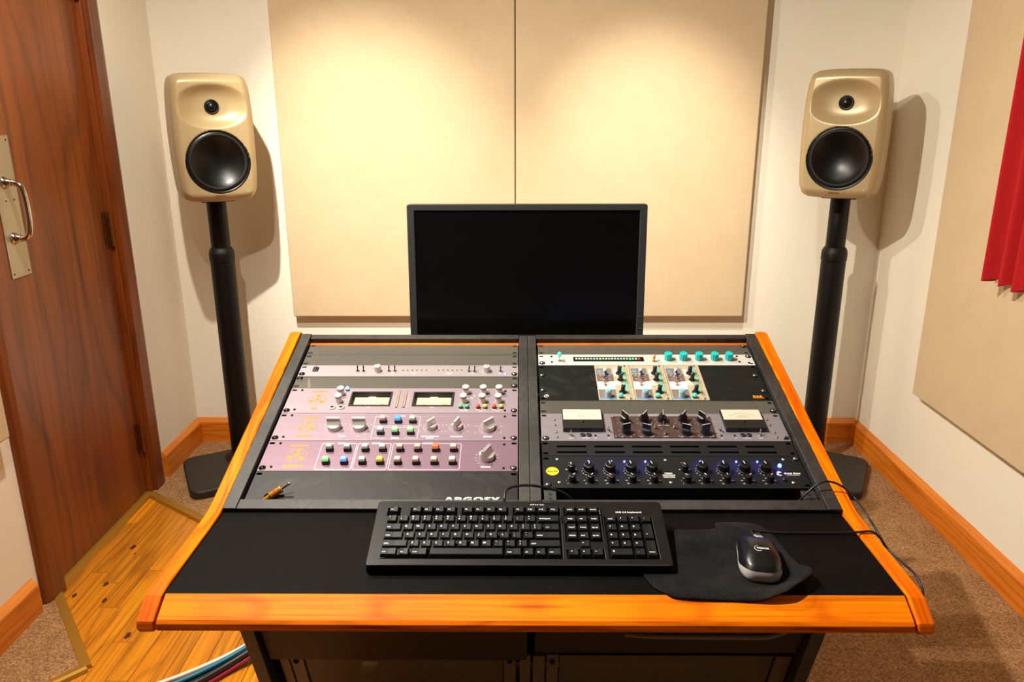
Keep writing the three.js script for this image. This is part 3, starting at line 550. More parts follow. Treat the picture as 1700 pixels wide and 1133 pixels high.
{ // MQ meter unit
  const w = '#f4eef2';
  const m = face(W0, H2, g => {
    brushed(g, W0, H2, '#91828a', .05); maker(g, 1, 'MQ', 30);
    txt(g, 'LEFT', -66, -24, 2.6, w); txt(g, 'RIGHT', 64, -24, 2.6, w); txt(g, 'L', -8, -30, 2.4, w); txt(g, 'R', 7, -30, 2.4, w);
    for (let i = 0; i < 13; i++) { g.fillStyle = w; g.fillRect(-15.5, -31 + i * 4.6, 2, .4); g.fillRect(11, -31 + i * 4.6, 2, .4); }
    txt(g, 'INPUT    METERS', 130, -33, 2.2, w); txt(g, 'CALIBRATION', 130, -37, 2.2, w); txt(g, 'MODE', 159, -33, 2.2, w); txt(g, 'dB', 173, -33, 2.2, w); txt(g, 'MODE', 192, -33, 2.2, w); txt(g, 'dB', 206, -33, 2.2, w); txt(g, 'BAND A', 166, -37, 2.2, w); txt(g, 'BAND B', 199, -37, 2.2, w);
  });
  const win = [[-107.5, -18.5, -25.5, 27.5], [23.5, -19, 105, 26.5]];
  const g = rackUnit('meter_unit', 'lavender rack unit with two lit needle meters', 'audio unit', -1, 4, 6, m, { deep: .02, holes: win.map(a => rectPath(...a.map(mm))), screws: [[-1, -1, M.screwB], [1, -1]] });
  const dial = std({ roughness: .6, map: canvasTex(82, 46, 8, c => { c.fillStyle = '#c9b98c'; c.fillRect(-41, -23, 82, 46); c.strokeStyle = '#5a4a30'; c.lineWidth = .5; c.beginPath(); c.arc(0, 42, 44, Math.PI * 1.25, Math.PI * 1.75); c.stroke(); c.strokeStyle = '#c0462a'; c.lineWidth = 1.1; c.beginPath(); c.arc(0, 42, 45, Math.PI * 1.62, Math.PI * 1.75); c.stroke(); for (let i = 0; i < 9; i++) { c.save(); c.translate(0, 42); c.rotate((-.7 + i * .17)); c.fillStyle = '#5a4a30'; c.fillRect(-.2, -48, .4, 3.4); c.restore(); txt(c, ['20', '10', '7', '5', '3', '1', '0', '2', '3'][i], Math.sin(-.7 + i * .17) * 51, -42 + Math.cos(-.7 + i * .17) * 51, 3, '#5a4a30', { weight: 'normal' }); } }) });
  for (const [x0, y0, x1, y1] of win) {
    const cx = (x0 + x1) / 2, cy = (y0 + y1) / 2, ww = x1 - x0, hh = y1 - y0;
    const s = new THREE.Shape(); s.moveTo(mm(-ww / 2 - 1.6), mm(-hh / 2 - 1.6)); s.lineTo(mm(ww / 2 + 1.6), mm(-hh / 2 - 1.6)); s.lineTo(mm(ww / 2 + 1.6), mm(hh / 2 + 1.6)); s.lineTo(mm(-ww / 2 - 1.6), mm(hh / 2 + 1.6)); s.closePath(); s.holes.push(rectPath(mm(-ww / 2 + .8), mm(-hh / 2 + .8), mm(ww / 2 - .8), mm(hh / 2 - .8)));
    const f = part('meter_bezel', new THREE.ExtrudeGeometry(s, { depth: .0012, bevelEnabled: true, bevelThickness: .0004, bevelSize: .0004, bevelSegments: 1 }), M.black, g, [mm(cx), mm(cy), .0003]);
    // tapered black well and dial at its bottom
    const a = ww / 2 - .2, b = hh / 2 - .2, a2 = ww / 2 - 5, b2 = hh / 2 - 5, P = [[-a, -b, 0], [a, -b, 0], [a, b, 0], [-a, b, 0], [-a2, -b2 - 3, -9], [a2, -b2 - 3, -9], [a2, b2, -9], [-a2, b2, -9]].map(p => p.map(mm)), wl = new THREE.BufferGeometry();
    wl.setAttribute('position', new THREE.Float32BufferAttribute([[0, 1, 5, 4], [1, 2, 6, 5], [2, 3, 7, 6], [3, 0, 4, 7]].flatMap(q => [q[0], q[1], q[2], q[0], q[2], q[3]].flatMap(i => P[i])), 3)); wl.computeVertexNormals();
    part('meter_well', wl, std({ color: 0x161412, roughness: .6, side: THREE.DoubleSide }), f);
    part('meter_dial', uvScale(box(mm(2 * a2 + 2), mm(2 * b2 + 5), .001), (x, y) => [x / mm(82) + .5, y / mm(46) + .5]), dial, f, [0, mm(-1.5), -.0098]);
    part('needle', box(.0005, .030, .0004), M.dark, f, [mm(-17), mm(-9), -.0085], [0, 0, .5]);
    part('meter_lamp', rbox(.016, .002, .002, .0008), M.lampWarm, f, [0, mm(b2 - 1.2), -.008]);
    const pl = new THREE.PointLight(0xffe0a8, .0011, 0, 2); pl.position.set(0, mm(b2 - 3.2), -.0045); pl.name = 'meter_glow'; pl.castShadow = true; f.add(pl);
  }
  for (const x of [-9.5, 5.5]) { const b = part('level_bar', rbox(.0042, .058, .0012, .0003, 1), M.screwB, g, at([x, 3], .0002)); for (let i = 0; i < 12; i++) part('bar_segment', box(.0026, .0036, .0004), std({ color: 0xb9a078, roughness: .4 }), b, [0, -.0255 + i * .00465, .0007]); }
  mqKnob(g, -131, 21, .8); mqKnob(g, -131, -5, -.6);
  for (const x of [-141, -123]) { const j = part('jack_socket', G.jackNut, M.silver, g, at([x, -26])); part('jack_hole', G.jackHole, M.dark, j, [0, 0, .0012]); }
  for (const x of [131, 168, 201]) mqKnob(g, x, 26, rnd() * 2 - 1); for (const x of [128, 167, 200]) mqKnob(g, x, -5, rnd() - .3);
  roundBtn(g, -139, 37, glow(0x3fd070, .5)); roundBtn(g, -121, 37, glow(0x5aa0ff, 2.2));
  part('socket_ring', G.ring, M.silver, g, at([147, 12], .0005));
  for (const [x, c] of [[123, 0x45b878], [136, 0x45b878], [159, 0xd23a22], [173, 0xe2d23a], [192, 0xd23a22], [206, 0xe2d23a]]) roundBtn(g, x, -25.5, std({ color: c, roughness: .35 }));
  holesRow(g, [[-217, 36], [-217, -33], [214, 33], [214, -36]]);
}
{ // MASTER
  const w = '#f4eef2';
  const m = face(W0, H2, g => {
    brushed(g, W0, H2, '#86727d', .05); maker(g, 0, 'MASTER', 29.5);
    for (const [x, r] of [[-123, 17], [-73, 17]]) { scale(g, x, -3, r, -120, 120, 13, w, 1.6); txt(g, '0', x - 21, 6, 2.4, w); txt(g, '6', x + 21, 6, 2.4, w); }
    txt(g, 'INPUT', -103, -30, 4, w, { heavy: .2 }); txt(g, 'R', -72, -30, 4, w, { heavy: .2 });
    for (const [x, y, r] of [[69, -2, 14], [120, -2, 14], [182, -5, 17]]) { scale(g, x, y, r, -135, 135, 17, w, 3.2); txt(g, '+3', x - r - 8, y + 7, 2.6, w); txt(g, '+3', x + r + 8, y + 7, 2.6, w); txt(g, '-3', x - r - 8, y - 13, 2.6, w); txt(g, '-3', x + r + 8, y - 13, 2.6, w); }
    txt(g, 'INPUT MONITOR', 69, -31, 4.2, w, { heavy: .25 }); txt(g, 'OFFSET', 69, -36.5, 4.2, w, { heavy: .25 }); txt(g, 'S&M WIDTH', 121, -31.5, 4.2, w, { heavy: .25 }); txt(g, 'OUTPUT', 182, -31.5, 4.6, w, { heavy: .25 });
    g.strokeStyle = w; g.lineWidth = .5; g.strokeRect(-46, -34, 90, 32); g.strokeRect(-46, 3, 90.5, 33); g.fillStyle = '#86727d'; g.fillRect(-20, -37, 46, 5); txt(g, 'FUNCTIONS', 3, 34.5, 3.6, w, { heavy: .2 }); g.fillRect(-18, 33.5, 38, 5); txt(g, 'INSERTS', 1, -35.8, 3.8, w, { heavy: .2 });
  });
  const g = rackUnit('mastering_processor', 'lavender rack unit with five silver blade knobs', 'audio unit', -1, 6, 8, m, { screws: [[-1, -1, M.screwB], [1, -1]] });
  for (const x of [-123, -73]) knob(g, G.big, M.silver, x, -3, Math.PI / 2);
  knob(g, G.mid, M.silver, 69, -3, -.75); knob(g, G.mid, M.silver, 120, -3, .75 - 1.2); knob(g, G.out, M.silver, 182, -5, -.85);
  G.big && 0;
  button(g, -29, 16, 0xf0a892, .2, 'pink cap'); button(g, 1, 15.5, 0x2f6bff, 2.6, 'lit blue cap'); button(g, 30, 15.5, 0xd0cab8, .15);
  button(g, -29, -21, 0xb6cec8, .15); button(g, 0, -21, 0x7ee07a, .7, 'lit green cap'); button(g, 30, -21, 0x7ee07a, .7, 'lit green cap');
  holesRow(g, [[-217, 36], [-217, -33], [214, 33], [214, -36]]);
}
{ // MONITOR
  const w = '#f4eef2';
  const m = face(W0, H2, g => {
    brushed(g, W0, H2, '#765e6b', .05); maker(g, 0, 'MONITOR', 29.5);
    g.strokeStyle = w; g.lineWidth = .6; for (const [x0, x1] of [[-136, -69], [-66, -3], [1, 132]]) { g.beginPath(); g.roundRect(x0, -36, x1 - x0, 76, 3); g.stroke(); }
    g.fillStyle = '#765e6b'; for (const [x, s] of [[-100, 'INPUTS'], [-33, 'OUTPUTS'], [67, 'FUNCTIONS']]) { g.fillRect(x - 13, -38, 26, 4); txt(g, s, x, 36.3, 3.6, w, { heavy: .25 }); }
    scale(g, 182, -6, 19, -135, 135, 13, w, 4); txt(g, 'VOLUME', 181, -32, 4.6, w, { heavy: .3 });
  });
  const g = rackUnit('monitor_controller', 'lavender rack unit with sixteen square buttons and one knob', 'audio unit', -1, 8, 10, m, { screws: [[-1, -1, M.screwB], [1, -1]] });
  const X = [-118, -84, -50, -17, 16, 50, 84, 118];
  const top = [0xa9c2a6, 0xa9c2a6, 0xccc8b2, 0xccc8b2, 0xeaa98e, 0xeaa98e, 0xff5a2a, 0xeeb498], bot = [0x6fe070, 0x5580ff, 0xcec6ac, 0xe8c23c, 0xf0b29a, 0xf0b29a, 0xf0b29a, 0xf2bca4];
  X.forEach((x, i) => { button(g, x, 16.5, top[i], i === 6 ? 1.0 : .22, i === 6 ? 'lit red cap' : null); button(g, x + .5, -21, bot[i], i === 0 ? 1 : i === 1 ? 1.4 : i === 3 ? .5 : .25, i === 0 ? 'lit green cap' : i === 1 ? 'lit blue cap' : i === 3 ? 'lit yellow cap' : null); });
  knob(g, G.vol, M.silver, 182, -6, -.55, [-13, 13, 24, M.dark]);
  holesRow(g, [[-217, 36], [-217, -33], [214, 33], [214, -36]]);
}
{ // blank plate with the desk maker's name and a hole for the lead
  const m = face(W0, H2, g => { g.fillStyle = '#1a1a19'; g.fillRect(-W0 / 2, -H2 / 2, W0, H2); for (let i = 0; i < 60; i++) { g.globalAlpha = .02 + .03 * rnd(); g.fillStyle = '#b0a898'; g.beginPath(); g.ellipse((rnd() - .5) * W0, (rnd() - .5) * H2, 6 + rnd() * 30, 2 + rnd() * 10, rnd() * 3, 0, 7); g.fill(); } g.globalAlpha = 1; speckle(g, W0, H2, 500, '#c8c0b0', .35, .25); txt(g, 'ARGOSY', 160, -30.5, 16.5, '#efece4', { sx: 1.52, heavy: .4 }); }, { metal: .1, rough: .5 });
  const hp = new THREE.Path(); hp.absarc(mm(-200), mm(-23), .0085, 0, Math.PI * 2, true);
  rackUnit('blank_panel', 'black blank panel with white lettering at the bottom of the left rack', 'rack panel', -1, 10, 12, m, { deep: .02, holes: [hp], screws: [] });
}
{ // gold audio plug poking out of the blank plate
  const b = rackPt(-AX - WP / 2 - .2, U - .027, .001), g = thing('audio_plug', 'gold audio jack plug sticking out of the hole in the black panel', 'plug', b);
  g.lookAt(...rackPt(-AX - WP / 2 - .166, U - .012, .018)); const gold = std({ color: 0xd09a34, roughness: .3, metalness: .7 });
  part('plug_body', latheZ([[.0005, .004], [.0058, .004], [.0062, .006], [.0062, .026], [.0056, .028], [.003, .0285], [.0005, .0285]], 24), gold, g);
  part('band', latheZ([[.0063, .0145], [.0065, .015], [.0065, .0175], [.0063, .018]], 24), M.red, g);
  part('tip', latheZ([[.0024, .028], [.0024, .040], [.0020, .0405], [.0024, .0415], [.0025, .0435], [.001, .0465], [.0003, .0468]], 18), M.chrome, g);
  part('strain_relief', cylZ(.0032, .0045, .02, 16).translate(0, 0, -.016), gold, g);
}
// ---------------------------------------------------------------- right rack
rackUnit('vent_panel', 'black perforated vent panel, topmost in the right rack', 'vent panel', 1, 0, 1, M.vent, { vent: true, deep: .02, screws: [[1, 1]], group: 'perforated vent panels' });
{ // HEDD converter
  const m = face(W0, H1, g => { brushed(g, W0, H1, '#c4c0b8', .02); const d = '#4a4844'; txt(g, 'HEDD', -229, 8, 5.2, d, { weight: 'normal', sx: 1.0 }); txt(g, 'DIGITAL   PROCESSOR   CONVERTER', -85, 16, 2.6, '#8a867e', { weight: 'normal' }); txt(g, 'LEVEL  -40  -30  -20  -12  -6  -3   0', -85, -12, 2.2, '#8a867e', { weight: 'normal' }); for (const [x, s] of [[50, 'TRIODE'], [84, 'PENTODE'], [119, 'TAPE'], [154, 'LEVEL'], [186, 'GAIN']]) txt(g, s, x, -13, 2, '#8a867e', { weight: 'normal' }); }, { metal: .15 });
  const g = rackUnit('digital_converter', 'white rack unit with five teal knobs', 'audio unit', 1, 1, 2, m, { screws: [[-1, -1], [1, 1]] });
  const w = part('level_window', rbox(.158, .0165, .002, .0006), std({ color: 0x0e1410, roughness: .3 }), g, at([-83.5, 1.5], .0008));
  for (let i = 0; i < 22; i++) part('level_light', box(.0046, .0075, .0006), i === 21 ? glow(0xb03a2a, .4, 0x9a4030) : i === 18 ? glow(0x40e060, 1.6) : std({ color: i % 2 ? 0x8fae98 : 0x9ab8a4, roughness: .4 }), w, [-.0722 + i * .0067, 0, .0011]);
  const t1 = part('toggle_switch', G.nut, M.brass, g, at([-194, -5])); part('lever', latheZ([[.0013, 0], [.0012, .012], [.0003, .013]], 12), M.chrome, t1, [0, 0, .002]); part('lever_cap', latheZ([[.003, .0], [.0048, .003], [.0048, .007], [.003, .0105], [.0005, .0115]], 20), glow(0x4ee0c4, .6, 0x58d8c4), t1, [0, 0, .012]);
  const t2 = part('toggle_switch', G.nut, M.brass, g, at([17, -7])); part('lever', latheZ([[.0014, 0], [.0012, .012], [.0018, .0165], [.0003, .0175]], 12), M.brass, t2, [0, 0, .002], [-.25, .15, 0]); part('lever_cap', cylZ(.0026, .0026, .006, 14), M.orange, t2, [0, 0, .007], [-.25, .15, 0]);
  [50, 84, 119, 154, 186].forEach((x, i) => knob(g, G.teal, M.teal, x, 2, [.2, .9, .5, -.7, -1.1][i], [2.5, 8, 16.6, std({ color: 0x0a7a78, roughness: .5 })]));
  holesRow(g, [[-211, 13], [-211, -10], [207, 14], [208, -9], [228, -13]]);
}
const modX = [-118, -41, 35.5, 113];
{ // three-unit module frame
  const m = face(W0, H3, g => { g.fillStyle = '#151715'; g.fillRect(-W0 / 2, -H3 / 2, W0, H3); for (let i = 0; i < 50; i++) { g.globalAlpha = .02 + .03 * rnd(); g.fillStyle = '#a8a898'; g.beginPath(); g.ellipse((rnd() - .5) * W0, (rnd() - .5) * H3, 6 + rnd() * 26, 2 + rnd() * 12, rnd() * 3, 0, 7); g.fill(); } g.globalAlpha = 1; speckle(g, W0, H3, 420, '#d0ccc0', .5, .3); txt(g, 'BAE', 214, -51.5, 9.5, '#f0901e', { sx: 1.15, heavy: .3 }); g.fillStyle = '#f0901e'; g.fillRect(203, 56, 24, 1.6); }, { metal: .15, rough: .45 });
  const hole = rectPath(mm(modX[0] - .5), mm(-66), mm(modX[3] + .5), mm(66));
  const g = rackUnit('module_frame', 'wide black rack frame with orange lettering holding three small modules', 'audio unit', 1, 2, 5, m, { deep: .02, holes: [hole], screws: [] });
  for (const [x, y] of [[-234, 26], [-234, -30], [228, 25], [231, -33]]) rackScrew(g, mm(x), mm(y), M.screw);
  const r = part('lock_ring', G.ring, M.silver, g, at([-227, -52], .0006)); part('lock_core', cylZ(.0022, .0022, .0008, 16), M.silver, r);
}
for (let k = 0; k < 3; k++) { // preamp and equaliser modules
  const x0 = modX[k] + .4, x1 = modX[k + 1] - .4, w = x1 - x0, h = 130.6, cx = (x0 + x1) / 2;
  const m = face(w, h, g => {
    brushed(g, w, h, '#b3a98f', .04); const L = -w / 2, gx = '#7c7068', br = '#6f5c55';
    const R = (x, y, a, b, c) => { g.fillStyle = c; g.fillRect(L + x, -y - b, a, b); };
    R(2, 33, 34, 20, gx); R(2, 3, 36, 28, br); R(2, -26, 36, 26, '#f0ede4'); R(2, -57, 36, 30, gx); R(40, 24, 8, 26, '#f3f0ea'); R(38, -12, 14, 16, '#dcc8bc'); R(60, -34, 4.5, 88, '#5fc0a4'); R(66, -60, 1, 118, '#8a765a'); R(70, -60, .7, 118, '#8a765a'); R(5, 38, 7, 8, '#5a9ad8'); R(21, 18, 8, 3, '#3a70b8'); R(2, -62, 36, 5, '#4a8ccc'); R(30, -10, 10, 12, '#f3f0ea');
    const d = '#3c342c'; txt(g, 'MIC', L + 7, 58, 3.4, '#2a62a8'); txt(g, 'LINE', L + 30, 56, 3, '#2a62a8'); txt(g, '48V', L + 10, 26, 2.6, '#f0ece0'); txt(g, 'PAD', L + 30, 26, 2.6, '#f0ece0'); txt(g, 'PH', L + 10, 12, 2.6, '#f0ece0'); txt(g, 'HZ', L + 30, 12, 2.6, '#f0ece0'); txt(g, 'GAIN', L + 26, -63.4, 3, d); txt(g, 'OUT', L + 10, -16, 3, d);
    for (const [y, r] of [[36, 9], [8, 9], [-34, 9]]) { scale(g, L + 52, y, r, -150, 150, 11, d, 1.8); txt(g, '+15', L + 64, y - 11, 2.2, d); txt(g, '-15', L + 42, y - 11, 2.2, d); }
    scale(g, L + 20, 36, 8.5, -150, 150, 11, '#e8e2d4', 1.6); scale(g, L + 20, -45, 10, -150, 150, 13, '#9ac4ec', 2);
    txt(g, 'EQ', L + 45, -60, 3.4, d); txt(g, 'LF', L + 56, -60, 2.6, d); txt(g, 'HF', L + 55, 58, 2.8, d); for (let i = 0; i < 22; i++) { g.fillStyle = ['#8a6a4a', '#b0a080', '#5a4a3a', '#e8e0d0'][i % 4]; g.fillRect(L + 42 + rnd() * 32, (rnd() - .5) * 118, 1.5 + rnd() * 4, .6 + rnd()); }
  }, { ppm: 8, metal: .15 });
  const lab = ['small preamp module with blue and black knobs, leftmost of the three', 'small preamp module with blue and black knobs, middle of the three', 'small preamp module with blue and black knobs, rightmost of the three'][k];
  const g = thing('preamp_module', lab, 'audio module', rackPt(AX + WP / 2 + mm(cx), 8.5 * U, .0005), 'three preamp modules'); g.rotation.x = TILT;
  part('face_plate', plate(mm(w), mm(h), .002, []), m, g); part('chassis', box(mm(w - 2), mm(h - 4), .016), M.dark, g, [0, 0, -.0112]);
  const L = -w / 2;
  const bk = knob(g, G.cap, M.blue, L + 20, 31, 0); part('knob_cap', cylZ(.0038, .003, .0012, 18), M.white, bk, [0, 0, .0114]);
  for (const y of [33, 6, -38]) { const q = knob(g, G.tall, M.black, L + 52, y, rnd() * 2 - 1, [1, 4, 17.6]); part('knob_skirt', latheZ([[.0082, 0], [.0078, .0016], [.0005, .0018]], 24), y === 6 ? M.silver : M.black, q); }
  for (const [y, mt] of [[18, M.white], [8, M.white], [-3, M.screwB], [-13, M.red]]) { const t = toggle(g, L + 16.5, y, -.3, 0, M.chrome); part('lever_cap', cylZ(.002, .0018, .005, 12), mt, t, [0, .003, .009], [-.3, 0, 0]); }
  const gk = part('gain_knob', fluted(.0068, .015, 16, .0004), M.greyKnob, g, at([L + 20, -52])); part('knob_cap', cylZ(.0058, .0054, .0016, 24), M.skyblue, gk, [0, 0, .0149]); part('pointer_line', box(.001, .005, .0006), M.white, gk, [0, .003, .0166]);
  const tb = part('push_button', G.round, M.black, g, at([L + 46, -56])); part('button_cap', latheZ([[.0036, .003], [.0044, .006], [.0040, .009], [.0005, .0102]], 18), glow(0x4ed8c0, .4, 0x48c8b4), tb);
  for (const y of [-61, 62]) part('plate_screw', G.bolt, M.screw, g, at([L + 66, y]));
}
rackUnit('vent_panel', 'black perforated vent panel between the modules and the two-meter unit', 'vent panel', 1, 5, 6, M.vent, { vent: true, deep: .02, screws: [[1, -1]], group: 'perforated vent panels' });
{ // compressor with two square meters
  const m = face(W0, H2, g => { brushed(g, W0, H2, '#847c82', .05); const w = '#ecE8ea'; for (const x of [-183, 185]) txt(g, 'METER', x, -35.5, 2.4, w); for (const x of [-135, -110, 110, 136]) txt(g, 'ADJ', x, -35.5, 2.4, w); for (const x of [-154, 158]) txt(g, 'ZERO ADJUST', x, -35.5, 2.4, w); txt(g, 'STEREO VARIABLE MU COMPRESSOR', 0, 38.5, 4.2, '#d8d2d6', { weight: 'normal', sx: 1.25 }); });
  const g = rackUnit('compressor', 'grey rack unit with two large square meters and black pointer knobs', 'audio unit', 1, 6, 8, m, { deep: .0, screws: [[-1, -1]] });
  part('rail_plug', G.jackHole, M.dark, g, at([235, -34]));
  const bp = part('control_plate', plate(.199, .0685, .0016, [], 'fit'), std({ roughness: .4, metalness: .3, map: canvasTex(199, 68.5, 6, c => { brushed(c, 199, 68.5, '#4e3a36', .06); const w = '#e8dcd4'; for (const [x, y] of [[-74, 17], [-35, 17], [1, 17], [41, 17], [79, 17], [-75, -20], [-36, -22], [41, -22], [79, -22]]) { scale(c, x, y, 10.5, -140, 140, 9, w, 1.6); txt(c, '0', x - 14, y - 6, 2.8, w); txt(c, '6', x - 13, y + 8, 2.8, w); txt(c, '10', x + 14, y - 6, 2.8, w); } for (const [x, s] of [[-84, 'IN'], [-66, 'dB'], [-46, 'FAST'], [-26, 'SLOW'], [31, 'SLOW'], [51, 'FAST'], [70, 'OUT'], [88, 'dB']]) txt(c, s, x, -32, 2.6, w); txt(c, 'LIMIT  SEP  COMP', 2, 4, 2.8, w); txt(c, 'BYPASS', 1, -31, 2.8, w); }) }), g, [0, mm(-1.5), .0017]);
  for (const [x, y] of [[-95, 30], [95, 29], [-95, -33], [94, -33]]) part('plate_screw', G.bolt, M.screw, g, at([x, y], .0016));
  const ks = [[-74, 17, .55], [-35, 17, -.6], [1, 17, -.1], [42, 17, -.6], [79, 17, .6], [-75, -20, -1.25], [-36, -22, 1.15], [41, -22, 1.15], [79, -22, -1.25]];
  for (const [x, y, a] of ks) { const k = part('pointer_knob', G.comp, phy({ color: 0x0c0c0e, roughness: .35 }), g, at([x, y], .0017), [0, 0, a]); part('pointer_line', box(.0008, .017, .0005), M.white, k, [0, 0, .0221]); part('knob_skirt', latheZ([[.0098, 0], [.0096, .0016], [.0005, .002]], 28), M.black, k); }
  for (const [x, y, t] of [[-183, -28, -.1], [-109, -11, .5], [110, -11, .5], [185, -26, -.1]]) toggle(g, x, y, t);
  for (const [x, y, t] of [[-17, -5, .3], [0, -4, -.1], [21, -5, .3], [1, -24, -.2]]) { const q = toggle(g, x, y, t); q.position.z = .0018; }
  for (const x of [-160, -148, 152, 164]) { const j = part('test_socket', G.jackNut, M.black, g, at([x, -26.5])); j.scale.setScalar(.75); part('jack_hole', G.jackHole, M.dark, j, [0, 0, .0012]); }
  for (const x of [-135, -110, 110, 136]) part('trim_hole', cylZ(.0026, .0022, .0012, 14), M.dark, g, at([x, -28]));
  for (const [x, y] of [[-214, 22], [-213, 5], [-211, -18], [-210, -33], [211, 22], [213, 5], [216, -18], [216, -33]]) part('plate_screw', G.bolt, M.screw, g, at([x, y]));
  const mf = std({ roughness: .35, map: canvasTex(80, 32, 8, c => { c.fillStyle = '#bfbba9'; c.fillRect(-40, -16, 80, 32); c.strokeStyle = '#555044'; c.lineWidth = .45; c.beginPath(); c.arc(0, 34, 38, Math.PI * 1.24, Math.PI * 1.76); c.stroke(); for (let i = 0; i < 11; i++) { c.save(); c.translate(0, 34); c.rotate(-.75 + i * .15); c.fillStyle = '#555044'; c.fillRect(-.2, -42, .4, 3.6); c.restore(); } c.strokeRect(-13, 3, 26, 6); txt(c, 'MANLEY', 0, -6, 4.4, '#555044', { weight: 'normal' }); }) });
  for (const sx of [-158, 161]) {
    const mt = part('meter', rbox(.080, .0635, .0085, .0012), phy({ color: 0x141416, roughness: .3 }), g, [mm(sx), mm(15), .0045]);
    part('meter_dial', uvScale(rbox(.0765, .033, .0012, .0004, 1), (x, y) => [x / .0765 + .5, y / .033 + .5]), mf, mt, [0, .0135, .0043]);
    part('meter_cover', rbox(.0775, .026, .0016, .0006, 1), std({ color: 0x1c1a16, roughness: .4 }), mt, [0, -.0175, .0044]); part('cover_screw', G.bolt, M.screwB, mt, [0, -.011, .0052]);
  }
}
{ // slotted vent plate
  const hs = []; for (let i = 0; i < 6; i++) { hs.push(slotPath(mm(-183.5 + 72 * i), mm(6), .058, .0052), slotPath(mm(-183.5 + 72 * i), mm(-11), .058, .0052)); }
  rackUnit('slotted_vent', 'black vent panel with twelve long slots above the equaliser', 'vent panel', 1, 8, 9, face(W0, H1, g => { g.fillStyle = '#1d1c1b'; g.fillRect(-W0 / 2, -H1 / 2, W0, H1); speckle(g, W0, H1, 160, '#b0a898', .4, .25); }, { metal: .15, rough: .48 }), { holes: hs, deep: .015, screws: [] });
}
{ // equaliser
  const m = face(W0, H2, g => {
    g.fillStyle = '#161716'; g.fillRect(-W0 / 2, -H2 / 2, W0, H2); speckle(g, W0, H2, 240, '#b0a898', .35, .25); const w = '#e8e4dc';
    g.fillStyle = '#d8bc28'; g.beginPath(); g.ellipse(-223, -1, 11.5, 11.5, 0, 0, 7); g.fill(); g.fillRect(-235, -3, 24, 5); txt(g, 'MAQ-2NV', -223, .6, 4.4, '#2a2418', { heavy: .2 });
    for (const o of [0, 208]) {
      for (const [x, r] of [[-156, 12.6], [-117, 12.6], [-79, 12.6], [-40, 12.6]]) { for (let i = 0; i < 11; i++) { const a = (-150 + 30 * i) * Math.PI / 180; txt(g, String([15, 12, 9, 6, 3, 0, 3, 6, 9, 12, 15][i]), x + o + r * Math.sin(a), 2 + r * Math.cos(a), 2.5, w); } g.strokeStyle = w; g.lineWidth = .5; g.beginPath(); g.moveTo(x + o - 8, -17); g.quadraticCurveTo(x + o - 4, -21, x + o, -17); g.stroke(); }
      for (const [x, L] of [[-188, ['2', '1', 'OFF', '4', '6', '8']], [-155, ['33', '56', '100', '220', '330', '470']], [-117, ['220', '360', '700', '1K2', '1K8', '3K3']], [-79, ['700', '1K6', '3K2', '4K8', '7K2', '9K6']], [-40, ['3K3', '4K7', '6K8', '10K', '12K', '16K']]]) L.forEach((s, i) => { const a = (-130 + 52 * i) * Math.PI / 180; txt(g, s, x + o + 11 * Math.sin(a), -26 + 9.5 * Math.cos(a), 2.4, w); });
      txt(g, o ? 'RIGHT' : 'LEFT', -188 + o, 25, 2.8, '#e05a30'); txt(g, 'ON', -197 + o, 6, 2.4, w); txt(g, 'OFF', -180 + o, 6, 2.4, w);
    }
    txt(g, 'STEREO', -11, -4.5, 4, w, { heavy: .15 }); txt(g, 'MASTERING', -11, -9.7, 4, w, { heavy: .15 }); txt(g, 'EQUALIZER', -11, -15, 4, w, { heavy: .15 });
    g.fillStyle = w; g.beginPath(); g.arc(191, 4.5, 6, .7, 5.9); g.quadraticCurveTo(188, 2, 194, 8.5); g.fill(); g.fillStyle = '#161716'; g.beginPath(); g.arc(192.5, 5.5, 2.6, 0, 7); g.fill(); txt(g, 'Great River', 215, -4.2, 6.2, w, { skew: -.22, sx: .9, heavy: .1 }); txt(g, 'ELECTRONICS', 215, -9, 2.4, w, { sx: 1.5 });
  }, { metal: .12, rough: .48, ppm: 4.25 });
  const g = rackUnit('equalizer', 'black rack equaliser with twenty black knobs and blue lights', 'audio unit', 1, 9, 11, m, { screws: [[-1, -1], [1, 1]] });
  const kb = phy({ color: 0x0b0b0d, roughness: .32 }), tan = std({ color: 0xe0d0a0, roughness: .5 });
  for (const o of [0, 208]) {
    knob(g, G.eqSmall, kb, -188 + o, 3, .3, [1, 6, 14]);
    [-156, -117, -79, -40].forEach((x, i) => { const k = knob(g, G.eqBig, kb, x + o, 2.5, [0, .25, .2, .3][i], [2, 9.4, 15.6]); part('knob_skirt', G.eqSkirt, M.black, k); const l = led(g, x + o + [1, 5, -9, -9][i], 27, M.ledBlue); const p = new THREE.PointLight(0x4a5cff, .0022, 0, 2); p.position.set(0, .001, .0065); p.name = 'led_glow'; l.add(p); });
    [-188, -155, -117, -79, -40].forEach((x, i) => knob(g, G.eqSmall, kb, x + o, -25.5, [-.8, -.7, .9, .5, .1][(i + (o ? 2 : 0)) % 5], [.5, 6.2, 14.1, i > 1 ? tan : M.white]));
    led(g, -188 + o, 19, glow(0xd8b0a0, .5));
  }
  const b = led(g, 197, 15, M.ledBlue); b.scale.setScalar(1.9); const p = new THREE.PointLight(0x4a5cff, .0015, 0, 2); p.position.set(0, 0, .0055); p.name = 'led_glow'; b.add(p);
  part('push_button', latheZ([[.0048, 0], [.0048, .0015], [.0036, .0035], [.0005, .004]], 20), kb, g, at([196, -22]));
  for (const q of [[-213, 34], [-212, -30], [-11, 32], [-11, -30], [209, 34], [209, -30]]) { const s = part('plate_screw', G.bolt, M.white, g, at(q)); part('screw_slot', cylZ(.0011, .0011, .0006, 8), M.dark, s, [0, 0, .0019]); }
}
